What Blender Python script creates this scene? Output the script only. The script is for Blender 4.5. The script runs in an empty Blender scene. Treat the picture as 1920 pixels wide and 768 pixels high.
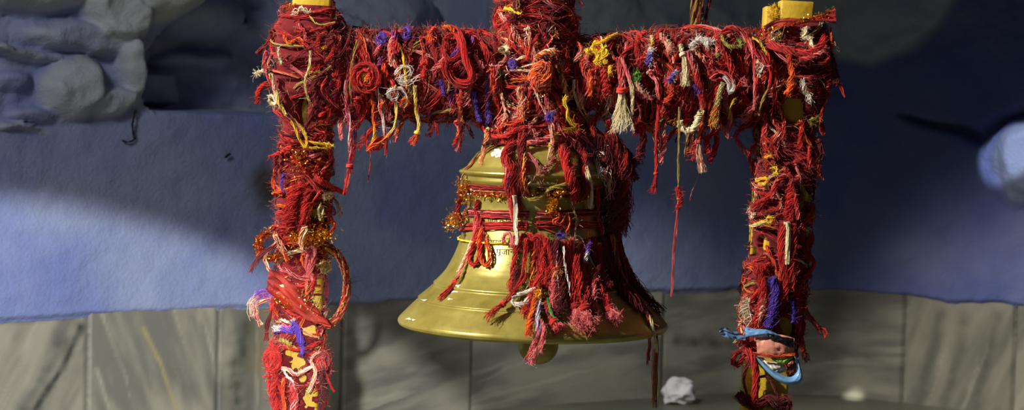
import bpy, bmesh, math, random
import numpy as np
from mathutils import Vector, Matrix
random.seed(7); rng = np.random.default_rng(11)
SC = bpy.context.scene; COL = SC.collection

# ------------------------------------------------------------------ camera
FPX = 3300.0; CAMH = 0.60; CAMD = 2.60
PITCH = math.atan(166/FPX); ROLL = 0.025
fw = np.array([0, math.cos(PITCH), -math.sin(PITCH)]); rt0 = np.array([1., 0, 0]); up0 = np.cross(rt0, fw)
rt = math.cos(ROLL)*rt0 + math.sin(ROLL)*up0; up = np.cross(rt, fw)
CAM = np.array([0, -CAMD, CAMH])
cd = bpy.data.cameras.new('camera'); cam = bpy.data.objects.new('camera', cd); COL.objects.link(cam)
cam.matrix_world = Matrix(((rt[0], up[0], -fw[0], CAM[0]), (rt[1], up[1], -fw[1], CAM[1]), (rt[2], up[2], -fw[2], CAM[2]), (0, 0, 0, 1)))
cd.sensor_width = 36; cd.lens = FPX/1920*36; cd.clip_start = 0.05; cd.clip_end = 50
cd.dof.use_dof = True; cd.dof.focus_distance = 2.56; cd.dof.aperture_fstop = 5.0
SC.camera = cam
SC.view_settings.view_transform = 'Standard'; SC.view_settings.look = 'None'
SC.view_settings.gamma = 1; SC.view_settings.use_curve_mapping = False
SC.view_settings.exposure = 0.0

def ray(x, y): return fw + rt*((x-960)/FPX) - up*((y-384)/FPX)
def on_z(x, y, z): d = ray(x, y); return CAM + d*((z-CAM[2])/d[2])
def on_y(x, y, Y=0.): d = ray(x, y); return CAM + d*((Y-CAM[1])/d[1])
def proj(P):
    q = np.asarray(P, float) - CAM; f = q @ fw
    return np.stack([960 + FPX*(q @ rt)/f, 384 - FPX*(q @ up)/f], -1)
PX = CAMD/FPX      # metres per pixel at the frame's plane

# ------------------------------------------------------------------ light
w = bpy.data.worlds.new('world'); SC.world = w; w.use_nodes = True
w.node_tree.nodes['Background'].inputs[0].default_value = (0.72, 0.80, 1.0, 1)
w.node_tree.nodes['Background'].inputs[1].default_value = 0.045
def spot(name, loc, target, energy, angle, blend, color, size):
    l = bpy.data.lights.new(name, 'SPOT'); l.energy = energy; l.spot_size = math.radians(angle); l.spot_blend = blend
    l.color = color; l.shadow_soft_size = size
    o = bpy.data.objects.new(name, l); COL.objects.link(o); o.location = loc
    o.rotation_euler = (Vector(target)-Vector(loc)).to_track_quat('-Z', 'Y').to_euler(); return o
spot('key_spot', (-2.45, -1.32, 2.05), (0.08, 0, 0.46), 860, 24, 0.6, (1.0, 0.93, 0.82), 0.06)
LL = np.array([-0.2, -2.65, 0.78])
spot('low_spot', tuple(LL), tuple(LL+np.array([-.2104, .8596, -.4656])), 400, 43.6, 0.05, (1.0, 0.97, 0.94), 0.03)
spot('fill_spot', (-1.3, -2.2, 1.9), (-0.85, 0.7, 0.50), 110, 42, 1.0, (1.0, 0.96, 0.93), 0.30)
spot('bulge_spot', (0.35, -1.4, 1.7), tuple(on_y(1893, 318, 1.13)), 500, 2.6, 0.25, (0.85, 0.92, 1.0), 0.01)
spot('added_floor_spot', (-0.05, 0.25, 0.72), tuple(on_z(1190, 752, 0.0)), 24, 46, 1.0, (1.0, 0.97, 0.9), 0.02)  # added lamp, unseen behind the bell, brightens paper, floor and marble
spot('glint_spot', (0.45, -0.6, 1.4), tuple(on_z(1601, 751, 0.0)+np.array([0, 0, .030])), 700, 1.3, 0.9, (1.0, 0.98, 0.85), 0.01)

# ------------------------------------------------------------------ helpers
def lin(c):
    c = np.asarray(c, float)/255.; return np.where(c <= .04045, c/12.92, ((c+.055)/1.055)**2.4)
def vnoise(x, y, seed=0):
    x = np.asarray(x, float); y = np.asarray(y, float)
    xi = np.floor(x).astype(np.int64); yi = np.floor(y).astype(np.int64); fx = x-xi; fy = y-yi
    fx = fx*fx*(3-2*fx); fy = fy*fy*(3-2*fy)
    def h(a, b):
        n = (a*374761393 + b*668265263 + seed*982451653) & 0xffffffff
        n = ((n ^ (n >> 13))*1274126177) & 0xffffffff; n = n ^ (n >> 16); return (n & 0xffffff)/0xffffff
    return (h(xi, yi)*(1-fx)+h(xi+1, yi)*fx)*(1-fy) + (h(xi, yi+1)*(1-fx)+h(xi+1, yi+1)*fx)*fy
def fbm(x, y, o=4, seed=0):
    s = 0; a = .5; t = 0
    for k in range(o): s = s + a*vnoise(x*2**k, y*2**k, seed+k*7); t += a; a *= .5
    return s/t
def sstep(a, b, x): t = np.clip((x-a)/(b-a), 0, 1); return t*t*(3-2*t)

def nodes_mat(name):
    m = bpy.data.materials.new(name); m.use_nodes = True
    return m, m.node_tree, m.node_tree.nodes['Principled BSDF']
def attr_mat(name, rough, metal=0., bump=None, spec=0.5, sheen=0., var=None, trans=0.):
    m, t, b = nodes_mat(name); N = t.nodes; L = t.links
    a = N.new('ShaderNodeAttribute'); a.attribute_name = 'paint'
    src = a.outputs['Color']
    tc = N.new('ShaderNodeTexCoord')
    if var:
        n = N.new('ShaderNodeTexNoise'); n.inputs['Scale'].default_value = var[0]; n.inputs['Detail'].default_value = 4; L.new(tc.outputs['Object'], n.inputs['Vector'])
        r = N.new('ShaderNodeMapRange'); r.inputs['To Min'].default_value = 1-var[1]; r.inputs['To Max'].default_value = 1+var[1]; L.new(n.outputs['Fac'], r.inputs['Value'])
        v = N.new('ShaderNodeVectorMath'); v.operation = 'SCALE'; L.new(src, v.inputs[0]); L.new(r.outputs[0], v.inputs['Scale']); src = v.outputs[0]
    L.new(src, b.inputs['Base Color'])
    b.inputs['Roughness'].default_value = rough; b.inputs['Metallic'].default_value = metal; b.inputs['Specular IOR Level'].default_value = spec
    b.inputs['Sheen Weight'].default_value = sheen
    if trans:
        b.inputs['Alpha'].default_value = 1-trans
    if bump:
        n = N.new('ShaderNodeTexNoise'); n.inputs['Scale'].default_value = bump[0]; n.inputs['Detail'].default_value = 5; L.new(tc.outputs['Object'], n.inputs['Vector'])
        bp = N.new('ShaderNodeBump'); bp.inputs['Strength'].default_value = bump[1]; bp.inputs['Distance'].default_value = bump[2]
        L.new(n.outputs['Fac'], bp.inputs['Height']); L.new(bp.outputs[0], b.inputs['Normal'])
    return m
M_YARN = attr_mat('cotton_thread', .85, spec=.25, sheen=.15, var=(900, .25))
M_TINS = attr_mat('metallic_tinsel', .22, metal=.85, spec=.8)
M_CLOTH = attr_mat('sheer_cloth', .6, spec=.4, var=(300, .3), bump=(900, .5, .001), trans=.30)
M_WALL = attr_mat('limewashed_plaster', .9, spec=.2, var=(60, .06), bump=(150, .55, .004))
M_MARB = attr_mat('dull_marble', .42, spec=.35, var=(25, .08), bump=(40, .15, .002))
M_FLOOR = attr_mat('stone_floor', .5, spec=.35, var=(20, .15), bump=(60, .3, .002))
M_WOOD = attr_mat('yellow_painted_wood', .5, spec=.4, var=(45, .16), bump=(120, .4, .002))
M_PAPER = attr_mat('crumpled_paper', .8, spec=.2)
M_WRAP = attr_mat('printed_plastic', .3, spec=.5)
M_INK = attr_mat('engraved_ink', .9, spec=.1)
def brass():
    m, t, b = nodes_mat('aged_brass'); N = t.nodes; L = t.links
    tc = N.new('ShaderNodeTexCoord')
    n = N.new('ShaderNodeTexNoise'); n.inputs['Scale'].default_value = 22; n.inputs['Detail'].default_value = 8; n.inputs['Roughness'].default_value = .65; L.new(tc.outputs['Object'], n.inputs['Vector'])
    r = N.new('ShaderNodeValToRGB'); e = r.color_ramp.elements
    e[0].position = .3; e[0].color = (*lin((134, 122, 50)), 1); e[1].position = .72; e[1].color = (*lin((178, 165, 88)), 1)
    L.new(n.outputs['Fac'], r.inputs['Fac']); L.new(r.outputs[0], b.inputs['Base Color'])
    b.inputs['Metallic'].default_value = .35; b.inputs['Specular IOR Level'].default_value = .5
    n2 = N.new('ShaderNodeTexNoise'); n2.inputs['Scale'].default_value = 60; n2.inputs['Detail'].default_value = 6; L.new(tc.outputs['Object'], n2.inputs['Vector'])
    mr = N.new('ShaderNodeMapRange'); mr.inputs['To Min'].default_value = .26; mr.inputs['To Max'].default_value = .44; L.new(n2.outputs['Fac'], mr.inputs['Value']); L.new(mr.outputs[0], b.inputs['Roughness'])
    bp = N.new('ShaderNodeBump'); bp.inputs['Strength'].default_value = .12; bp.inputs['Distance'].default_value = .001; L.new(n2.outputs['Fac'], bp.inputs['Height']); L.new(bp.outputs[0], b.inputs['Normal'])
    return m
M_BRASS = brass()

class Geo:
    """collects geometry with a colour per vertex and makes ONE mesh"""
    def __init__(s): s.v = []; s.f = []; s.c = []; s.n = 0
    def add(s, verts, quads, col):
        verts = np.asarray(verts, float); quads = np.asarray(quads, np.int64)
        col = np.asarray(col, float)
        if col.ndim == 1: col = np.tile(col, (len(verts), 1))
        s.v.append(verts); s.f.append(quads+s.n); s.c.append(col); s.n += len(verts)
    def tube(s, pts, r, col, sides=4):
        pts = np.asarray(pts, float); n = len(pts)
        r = np.broadcast_to(np.asarray(r, float), (n,))
        t = np.gradient(pts, axis=0); t /= (np.linalg.norm(t, axis=1, keepdims=True)+1e-12)
        ref = np.array([.31, .87, .38]) if abs(t[:, 1]).mean() < .7 else np.array([.9, .1, .4])
        a = np.cross(t, ref); a /= (np.linalg.norm(a, axis=1, keepdims=True)+1e-9); b = np.cross(t, a)
        th = np.arange(sides)*2*math.pi/sides
        V = pts[:, None]+r[:, None, None]*(a[:, None]*np.cos(th)[None, :, None]+b[:, None]*np.sin(th)[None, :, None])
        i = np.arange(n-1)[:, None]*sides; j = np.arange(sides)[None]; k = (j+1) % sides
        Q = np.stack([i+j, i+k, i+sides+k, i+sides+j], -1).reshape(-1, 4)
        col = np.asarray(col, float)
        if col.ndim == 2: col = np.repeat(col, sides, 0)
        s.add(V.reshape(-1, 3), Q, col)
    def grid(s, P, col, closed=False):
        """P: (m,n,3)"""
        m, n = P.shape[:2]
        i = np.arange(m-1)[:, None]*n
        if closed: j = np.arange(n)[None]; k = (j+1) % n
        else: j = np.arange(n-1)[None]; k = j+1
        Q = np.stack([i+j, i+k, i+n+k, i+n+j], -1).reshape(-1, 4)
        s.add(P.reshape(-1, 3), Q, col if np.ndim(col) == 1 else np.asarray(col).reshape(-1, 3))
    def build(s, name, mat, parent=None, smooth=True, origin=None):
        V = np.concatenate(s.v); F = np.concatenate(s.f); C = np.concatenate(s.c)
        if origin is None: origin = np.zeros(3) if parent is not None else V[np.argmin(V[:, 2])].copy()
        if parent is not None: origin = np.array(parent['_o']) if '_o' in parent else np.zeros(3)
        V = V-origin
        me = bpy.data.meshes.new(name); me.vertices.add(len(V)); me.vertices.foreach_set('co', V.astype(np.float32).ravel())
        me.loops.add(F.size); me.loops.foreach_set('vertex_index', F.astype(np.int32).ravel())
        me.polygons.add(len(F)); me.polygons.foreach_set('loop_start', (np.arange(len(F))*4).astype(np.int32))
        me.polygons.foreach_set('loop_total', np.full(len(F), 4, np.int32))
        if smooth: me.polygons.foreach_set('use_smooth', np.ones(len(F), bool))
        a = me.color_attributes.new('paint', 'FLOAT_COLOR', 'POINT')
        a.data.foreach_set('color', np.concatenate([C, np.ones((len(C), 1))], 1).astype(np.float32).ravel())
        me.update(calc_edges=True); me.materials.append(mat)
        o = bpy.data.objects.new(name, me); COL.objects.link(o)
        if parent is not None: o.parent = parent
        else: o.location = origin
        return o
def tag(o, label=None, cat=None, group=None, kind=None):
    for k, v in (('label', label), ('category', cat), ('group', group), ('kind', kind)):
        if v: o[k] = v
    return o
ROOTS = []
def empty(name, loc, label, cat, group=None):
    o = bpy.data.objects.new(name, None); COL.objects.link(o); o.location = loc; o.empty_display_size = .02
    o['_o'] = [float(a) for a in loc]; ROOTS.append(o)
    return tag(o, label, cat, group)

def catmull(P, n):
    P = np.asarray(P, float)
    if len(P) == 2: t = np.linspace(0, 1, n)[:, None]; return P[0]*(1-t)+P[1]*t
    Q = np.vstack([2*P[0]-P[1], P, 2*P[-1]-P[-2]])
    seg = np.linalg.norm(np.diff(P, axis=0), axis=1)**.6; cum = np.concatenate([[0], np.cumsum(seg)]); u = np.linspace(0, cum[-1], n)
    i = np.clip(np.searchsorted(cum, u, 'right')-1, 0, len(P)-2); t = ((u-cum[i])/(seg[i]+1e-12))[:, None]
    a, b, c, d = Q[i], Q[i+1], Q[i+2], Q[i+3]
    return .5*((2*b)+(-a+c)*t+(2*a-5*b+4*c-d)*t*t+(-a+3*b-3*c+d)*t**3)
def wob(n, amp, k=3):
    """smooth random 3-d wobble along n points"""
    t = np.linspace(0, 1, n)[:, None]; o = np.zeros((n, 3))
    for j in range(1, k+1): o += np.sin(2*math.pi*(t*j*rng.uniform(.5, 1.3)+rng.random((1, 3))))*rng.normal(0, 1, (1, 3))/j
    return o*amp*.6

# palette (the thread's own colours)
R_ = [(206, 36, 32), (180, 26, 26), (216, 54, 46), (158, 20, 22), (200, 44, 30), (140, 18, 22)]
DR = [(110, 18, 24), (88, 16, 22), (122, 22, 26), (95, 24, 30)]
PK = [(226, 110, 110), (215, 85, 95), (235, 150, 140)]
CR = [(232, 214, 170), (214, 196, 150), (240, 226, 192)]
YE = [(235, 190, 25), (225, 175, 20), (240, 205, 60)]
OR = [(232, 100, 28), (222, 80, 25), (240, 130, 40)]
PU = [(88, 52, 168), (70, 44, 140), (110, 78, 185)]
GR = [(50, 130, 50), (120, 150, 50)]
OL = [(176, 150, 60), (150, 140, 70)]
PAL = dict(R=R_, D=DR, P=PK, C=CR, Y=YE, O=OR, U=PU, G=GR, L=OL, W=[(240, 235, 225), (225, 215, 205)], B=[(90, 160, 220)], K=[(26, 22, 24)])
def pick(s):
    """colour from a string of palette letters, each letter equally likely"""
    c = PAL[s[rng.integers(len(s))]]; c = np.array(c[rng.integers(len(c))], float)
    return lin(np.clip(c*rng.uniform(.88, 1.08), 0, 255))

def bundle(g, guide, n=10, R=.004, r=.0006, pal='R', pal2=None, mix=.6, twist=1.5, splay=1., taper=0., m=None, fr=.6, sides=4, uneven=.15, start=1.):
    """n strands running along a guide; pal2 = colours after the fraction mix; splay = spread of the end relative to R"""
    L = np.linalg.norm(np.diff(np.asarray(guide), axis=0), axis=1).sum()
    m = m or int(np.clip(L/.006, 7, 40)); G = catmull(guide, m)
    t = np.gradient(G, axis=0); t /= np.linalg.norm(t, axis=1, keepdims=True)+1e-12
    ref = np.array([.2, .95, .2]); a = np.cross(t, ref); a /= np.linalg.norm(a, axis=1, keepdims=True)+1e-9; b = np.cross(t, a)
    s = np.linspace(0, 1, m)
    prof = start+(1-start)*np.minimum(s*3, 1)
    prof = prof*(1+(splay-1)*np.clip((s-.35)/.65, 0, 1)**1.4)
    for k in range(n):
        ph = rng.uniform(0, 2*math.pi); rr = R*math.sqrt(rng.uniform(.05, 1)); e = ph+twist*2*math.pi*s
        P = G+(a*np.cos(e)[:, None]+b*np.sin(e)[:, None])*(rr*prof)[:, None]+wob(m, R*.55*fr)*(.4+s[:, None]*splay*.5)+rng.normal(0, 1, (m, 3))*r*.7
        c = pick(pal)
        if pal2:
            c2 = pick(pal2); q = sstep(mix-.12, mix+.12, s+rng.normal(0, .04))[:, None]; c = c*(1-q)+c2*q
        e_ = m if rng.random() > .5 else max(4, int(m*(1-rng.uniform(0, uneven))))
        g.tube(P[:e_], r*rng.uniform(.7, 1.25)*(1-taper*s[:e_]), c if np.ndim(c) == 1 else c[:e_], sides)
def hairs(g, P, N, n, L=.010, r=.00018, pal='RD'):
    """fine fuzz standing off the points P with outward directions N"""
    idx = rng.integers(0, len(P), n)
    for i in idx:
        p = P[i]; d = N[i]*rng.uniform(.2, 1)+rng.normal(0, .7, 3); d /= np.linalg.norm(d)+1e-9
        l = L*rng.uniform(.4, 1.4); q = rng.normal(0, .35, 3)
        g.tube(np.array([p, p+d*l*.35+q*l*.1, p+d*l*.7+q*l*.35, p+d*l*.9+q*l*.8]), r, pick(pal), 3)

# ------------------------------------------------------------------ the wall, marble, floor
base_px = [(0, 603), (160, 591), (410, 579), (600, 572), (750, 563), (1230, 549), (1390, 541)]
B = [on_z(x, y, .23)[:2] for x, y in base_px]
A = np.array(B); k = np.polyfit(A[:, 0], A[:, 1], 2)
cx = .60
Lx = np.array([-1.9, -1.4, -.865, -.75, -.54, -.36, -.25, 0, .2, .4, .5, cx])
def wy(x):
    x = np.asarray(x); y = np.polyval(k, x); s0 = 2*k[0]*-.8+k[1]
    return np.where(x < -.8, np.polyval(k, -.8)+s0*(x+.8), y)
pl = np.stack([Lx, wy(Lx)], 1)
Rb = np.array([on_z(x, y, .23)[:2] for x, y in [(1600, 548), (1700, 558), (1800, 566), (1920, 575)]])
kr = np.polyfit(Rb[:, 0], Rb[:, 1], 1)
rx = np.array([.74, 1.0, 1.3, 1.9]); pr = np.stack([rx, np.polyval(kr, rx)], 1)
base = np.vstack([pl[:-1], pr])
seg = np.linalg.norm(np.diff(base, axis=0), axis=1); cum = np.concatenate([[0], np.cumsum(seg)])
def resample(ds):
    u = np.arange(0, cum[-1], ds); P = np.stack([np.interp(u, cum, base[:, 0]), np.interp(u, cum, base[:, 1])], 1)
    K = int(.05/ds)*2+1; ker = np.hanning(K+2)[1:-1]; ker /= ker.sum()       # rounds the corner of the room
    Q = np.stack([np.convolve(np.pad(P[:, j], K//2, mode='reflect', reflect_type='odd'), ker, 'valid') for j in (0, 1)], 1)
    t = np.gradient(Q, axis=0); t /= np.linalg.norm(t, axis=1, keepdims=True)
    return u, Q, np.stack([t[:, 1], -t[:, 0]], 1)                              # normal points into the room
def wall_hit(x, y, off=0.):
    """point of the wall seen behind pixel x, y"""
    u, Q, N = resample(.005); d = ray(x, y)
    side = (Q[:, 0]-CAM[0])*d[1]-(Q[:, 1]-CAM[1])*d[0]
    i = np.argmin(abs(side)); n = np.array([N[i, 0], N[i, 1], 0]); P0 = np.array([Q[i, 0], Q[i, 1], 0])+n*off
    t = ((P0-CAM) @ n)/(d @ n); return CAM+d*t

u, Q, N = resample(.005)
zs = np.concatenate([np.linspace(.226, .25, 8), np.arange(.255, 1.35, .005)])
X = np.repeat(Q[None, :, 0], len(zs), 0); Y = np.repeat(Q[None, :, 1], len(zs), 0); Z = np.repeat(zs[:, None], len(u), 1)
U = np.repeat(u[None], len(zs), 0)
pp = proj(np.stack([X, Y, Z], -1)); px, py = pp[..., 0], pp[..., 1]
jx = (fbm(U*9, Z*9, 5, 3)-.5)*46; jy = (fbm(U*9, Z*9, 5, 9)-.5)*40
qx, qy = px+jx, py+jy
H = (fbm(U*5, Z*5, 3, 1)-.5)*.020+(fbm(U*40, Z*40, 4, 2)-.5)*.0045
rough = 1-sstep(190, 250, py+.10*np.maximum(0, 250-px)*0+jy*.5)
rough *= np.where(px > 1090, 1-sstep(60, 130, py+jy), 1)
H += rough*((fbm(U*10, Z*13, 5, 5)-.5)*.020)
white = np.full(H.shape, .18)+(fbm(U*6, Z*6, 4, 21)-.5)*.35
def blob(cx, cy, ax, ay, h, wv, ang=0, hard=.5):
    global H, white
    dx, dy = qx-cx, qy-cy; c, s = math.cos(ang), math.sin(ang)
    d = np.sqrt(((dx*c+dy*s)/ax)**2+((-dx*s+dy*c)/ay)**2)
    f = sstep(0, 1, np.clip((1-d)*1.9, 0, 1))
    H2 = h*f+(fbm(U*8+cx, Z*8, 3, 77)-.5)*.016*f+.010*f*(py-cy)/ay*-1; H = np.where(d < 1, np.maximum(H, H2*1.0+H*.25), H)
    white = np.where(d < 1, white*(1-sstep(0, hard, f))+wv*sstep(0, hard, f), white)
blob(60, -30, 190, 62, .050, .8)
blob(150, 72, 125, 40, .042, .5, .1)
blob(300, -40, 120, 92, .085, 1.0)
blob(205, 20, 80, 60, .060, .9, .6)
blob(238, 120, 26, 85, .040, .8, -.25)
blob(130, 165, 72, 66, .050, .8)
blob(205, 188, 66, 36, .034, .7)
blob(30, 98, 110, 13, .030, .5, .2)
blob(15, 150, 50, 26, .022, .15); blob(60, 215, 60, 16, .020, .3); blob(40, 240, 70, 9, .016, .5)
H += rough*((fbm(U*30, Z*34, 4, 15)-.5)*.012+(abs(fbm(U*11, Z*15, 4, 16)-.5))*-.03)
# niche
nl = np.interp(py, [-200, 0, 30, 60, 100, 140, 170, 195, 215], [420, 370, 335, 300, 266, 257, 259, 268, 300])
edge = np.minimum(px+jx*.15-nl, 208+.028*(px-260)-(py+jy*.06))
edge = np.minimum(edge, 905-px)
nm = sstep(0, 9, edge)
ins = (fbm(U*12, Z*12, 4, 31)-.5)*.05
def box(cx, cy, ax, ay, h):
    e = np.minimum(ax-abs(px-cx-jx*.1), ay-abs(py-cy-jy*.1-(px-cx)*.06)); return h*sstep(0, 6, e)
nh = -.17+ins+box(322, 166, 58, 33, .07)+box(450, 166, 60, 35, .0)
for (a, b_, c_, d_, h_) in ((420, 20, 95, 52, .12), (300, 90, 60, 35, .05), (430, 112, 70, 24, .05), (600, 60, 120, 50, .08), (760, 20, 130, 60, .12)):
    d = np.sqrt(((qx-a)/c_)**2+((qy-b_)/d_)**2); nh = nh+np.where(d < 1, h_*np.sqrt(np.clip(1-d*d, 0, 1)), 0)
H = H*(1-nm)+nh*nm
white = white*(1-nm)+(.45+ins*6)*nm
# behind and right of the hanging bell, whitewashed rock along the top
m2 = (1-sstep(95, 125, py-np.interp(px, [1080, 1400, 1560, 1640, 1720, 1760, 1830], [10, 10, -5, 10, -25, -60, -160])+jy*.5))*sstep(900, 960, px)
H += m2*(.03+(fbm(U*9, Z*9, 3, 44)-.5)*.05); white = white*(1-m2)+.85*m2
# fissure and bulge on the right wall
fy = np.interp(px, [1680, 1740, 1800, 1840, 1880, 1930], [212, 232, 246, 262, 232, 215])+jy*.25
fd = abs(py-fy); fm = np.exp(-(fd/np.interp(px, [1680, 1780, 1850, 1920], [5, 9, 16, 12]))**2)*sstep(1670, 1710, px)
H -= fm*.035
blob(1945, 300, 95, 90, .045, .35)
H = H-.0*H
P3 = np.stack([X+N[None, :, 0]*H, Y+N[None, :, 1]*H, Z], -1)
# bottom edge: wavy, with a rounded lip over the marble
wav = (fbm(U*9, U*0, 3, 71)-.5)*.010+(fbm(U*50, U*0, 2, 72)-.5)*.004
P3[..., 2] += wav*(1-sstep(.226, .30, Z))
lip = (1-sstep(.226, .240, Z)); P3[..., 0] -= N[None, :, 0]*lip*.012; P3[..., 1] -= N[None, :, 1]*lip*.012
P3[..., 0] += N[None, :, 0]*.010; P3[..., 1] += N[None, :, 1]*.010
white = np.clip(white, 0, 1)[..., None]
blue = lin((124, 136, 176)); deep = lin((98, 114, 178)); wh = lin((176, 184, 186))
tone = np.clip((fbm(U*7, Z*7, 4, 61)-.35)*2.2, 0, 1)[..., None]
shade_r = sstep(1050, 1600, px)[..., None]  # shade of the right wall put into its blue, deeper towards the right
bl = (blue*1.10*(1-tone)+deep*tone); bl = bl*(1-.85*shade_r)+lin((42, 56, 130))*.85*shade_r
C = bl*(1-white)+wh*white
st = np.exp(-(((px-496)/30)**2+((py-350)/42)**2))*(.4+.9*fbm(U*60, Z*60, 3, 81)); st = np.clip(st*1.3, 0, .9)[..., None]
C = C*(1-st)+lin((70, 60, 42))*st
st = (np.exp(-(((px-342)/11)**2+((py-48)/22)**2)))[..., None]; C = C*(1-st)+lin((70, 22, 24))*st
fm_ = (fm*.5)[..., None]; C = C*(1-fm_)+lin((36, 34, 48))*fm_  # shade inside the fissure painted into the wall colour
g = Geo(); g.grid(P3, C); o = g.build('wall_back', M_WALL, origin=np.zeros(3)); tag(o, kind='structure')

# marble dado: separate slabs butted together, one surface
zs = np.concatenate([[0], np.linspace(.001, .235, 70)])
X = np.repeat(Q[None, :, 0], len(zs), 0); Y = np.repeat(Q[None, :, 1], len(zs), 0); Z = np.repeat(zs[:, None], len(u), 1); U = np.repeat(u[None], len(zs), 0)
pp = proj(np.stack([X, Y, Z], -1)); px, py = pp[..., 0], pp[..., 1]
def seam_u(x, y=650):
    P = wall_hit(x, y); return u[np.argmin((Q[:, 0]-P[0])**2+(Q[:, 1]-P[1])**2)]
seams = [seam_u(x) for x in (-320, -80, 165, 409, 640, 885, 1244, 1452, 1696, 1905, 2150)]
H = np.zeros(X.shape); pid = np.zeros(X.shape, int)
for s_ in seams:
    d = abs(U-s_-(vnoise(Z*120, Z*0, 5)-.5)*.003); H -= np.exp(-(d/.0022)**2)*.006; pid += (U > s_)
H += (np.array([.0, .003, -.002, .002, .001, .004, 0, -.003, .002, .0, .003, 0])[pid])
cA = lin((150, 148, 134)); cB = lin((112, 112, 104)); cW = lin((178, 176, 160))
ang = np.array([.3, .5, 1.05, 1.9, 1.6, .2, .15, .1, .12, 1.2, 1.0, .5])[pid]
a_ = U*np.cos(ang)+Z*np.sin(ang); b_ = -U*np.sin(ang)+Z*np.cos(ang)
f1 = fbm(a_*6+pid*3.1, b_*26+pid*7.7, 4, 3); f2 = fbm(a_*3+pid*5, b_*60+f1*3, 4, 8)
t_ = sstep(.35, .7, f1)[..., None]; C = cA*(1-t_)+cB*t_
t_ = (sstep(.62, .8, f2)*.5)[..., None]; C = C*(1-t_)+cW*t_
def streak(pts, wd, col, k_):
    global C
    pts = np.array(pts, float); d = np.full(px.shape, 1e9)
    for a0, b0 in zip(pts[:-1], pts[1:]):
        v_ = b0-a0; tt = np.clip(((px-a0[0])*v_[0]+(py-a0[1])*v_[1])/(v_@v_), 0, 1)
        d = np.minimum(d, np.hypot(px-a0[0]-tt*v_[0], py-a0[1]-tt*v_[1]))
    q = (np.exp(-(d/(wd*(.5+fbm(U*40, Z*40, 2, 4))))**2)*k_*(.5+fbm(U*70, Z*70, 3, 14)))[..., None]
    q = np.clip(q, 0, .95); C = C*(1-q)+lin(col)*q
streak([(152, 612), (118, 690), (66, 768)], 8, (52, 56, 54), .9)
streak([(120, 640), (85, 700), (30, 790)], 14, (70, 76, 72), .6)
streak([(268, 615), (300, 680), (330, 768)], 4, (160, 152, 112), .8)
streak([(180, 690), (205, 768)], 3, (165, 165, 150), .6)
streak([(470, 600), (445, 680), (440, 790)], 22, (66, 72, 62), .8)
streak([(500, 590), (495, 700)], 30, (128, 116, 84), .5)
streak([(1120, 700), (1180, 690), (1260, 740)], 18, (150, 148, 130), .5)
streak([(1270, 640), (1390, 645)], 12, (60, 62, 60), .6)
streak([(1510, 650), (1600, 660), (1690, 690)], 12, (74, 74, 68), .5)
for x0 in (1740, 1790, 1850): streak([(x0+20, 590), (x0-20, 768)], 12, (74, 74, 68), .5)
tone_ = np.array([1., 1, 1, 1.05, 1, .95, .92, .9, .72, .66, .7, .7])[pid]; C = C*tone_[..., None]      # small tone differences per slab; right-hand slabs darkened in place of shade
sm = np.zeros(px.shape)
for s_ in seams: sm = np.maximum(sm, np.exp(-((U-s_)/.0028)**2))
C = C*(1-.6*sm[..., None])+lin((52, 52, 48))*.6*sm[..., None]
P3 = np.stack([X+N[None, :, 0]*H, Y+N[None, :, 1]*H, Z], -1)
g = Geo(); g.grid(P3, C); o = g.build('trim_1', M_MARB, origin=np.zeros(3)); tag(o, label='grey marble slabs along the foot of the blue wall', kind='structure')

# floor
xs = np.linspace(-2.4, 2.4, 240); ys = np.linspace(-2.6, 1.6, 210); XX, YY = np.meshgrid(xs, ys)
f = fbm(XX*5, YY*5, 4, 91)[..., None]; C = lin((120, 122, 104))*(1-f)+lin((84, 86, 76))*f
P3 = np.stack([XX, YY, (fbm(XX*8, YY*8, 3, 95)-.5)*.004], -1)
g = Geo(); g.grid(P3, C); o = g.build('floor', M_FLOOR, origin=np.zeros(3)); tag(o, kind='structure')

# ------------------------------------------------------------------ layout solids used to lay threads on things
# bell profile in pixels, radius and height of each ring
bc_top = np.array([1004., 268.]); 
prof_px = [(0, 257), (25, 258), (48, 261), (67, 266), (87, 273), (101, 280.5), (113, 289), (123, 302), (131, 314), (139, 319), (145, 321), (146, 324), (143, 328), (138, 331), (139, 339), (136, 344), (131, 349), (129, 360), (128, 385), (130, 405),
           (134, 425), (139, 445), (144, 462), (151, 480), (160, 498), (171, 514), (184, 528), (188, 531), (190, 537), (200, 546), (213, 557), (217, 560), (219, 565), (229, 575), (240, 586), (248, 594), (253, 600), (254, 604), (252, 609), (245, 613), (238, 612)]
Ptop = on_y(1007, 262); Pbot = on_y(999, 612)
AX0 = np.array([(Ptop[0]+Pbot[0])/2, 0, 0])
def bell_z(ypx): return on_y(1003, ypx)[2]
prof = np.array([(r*PX, bell_z(y)) for r, y in prof_px])
pz = prof[:-2][::-1, 1]; prr = prof[:-2][::-1, 0]
order = np.argsort(pz); pz = pz[order]; prr = prr[order]
def in_bell(P):
    r = np.hypot(P[..., 0]-AX0[0], P[..., 1]); return (r < np.interp(P[..., 2], pz, prr)) & (P[..., 2] > pz[0]) & (P[..., 2] < pz[-1])
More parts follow.
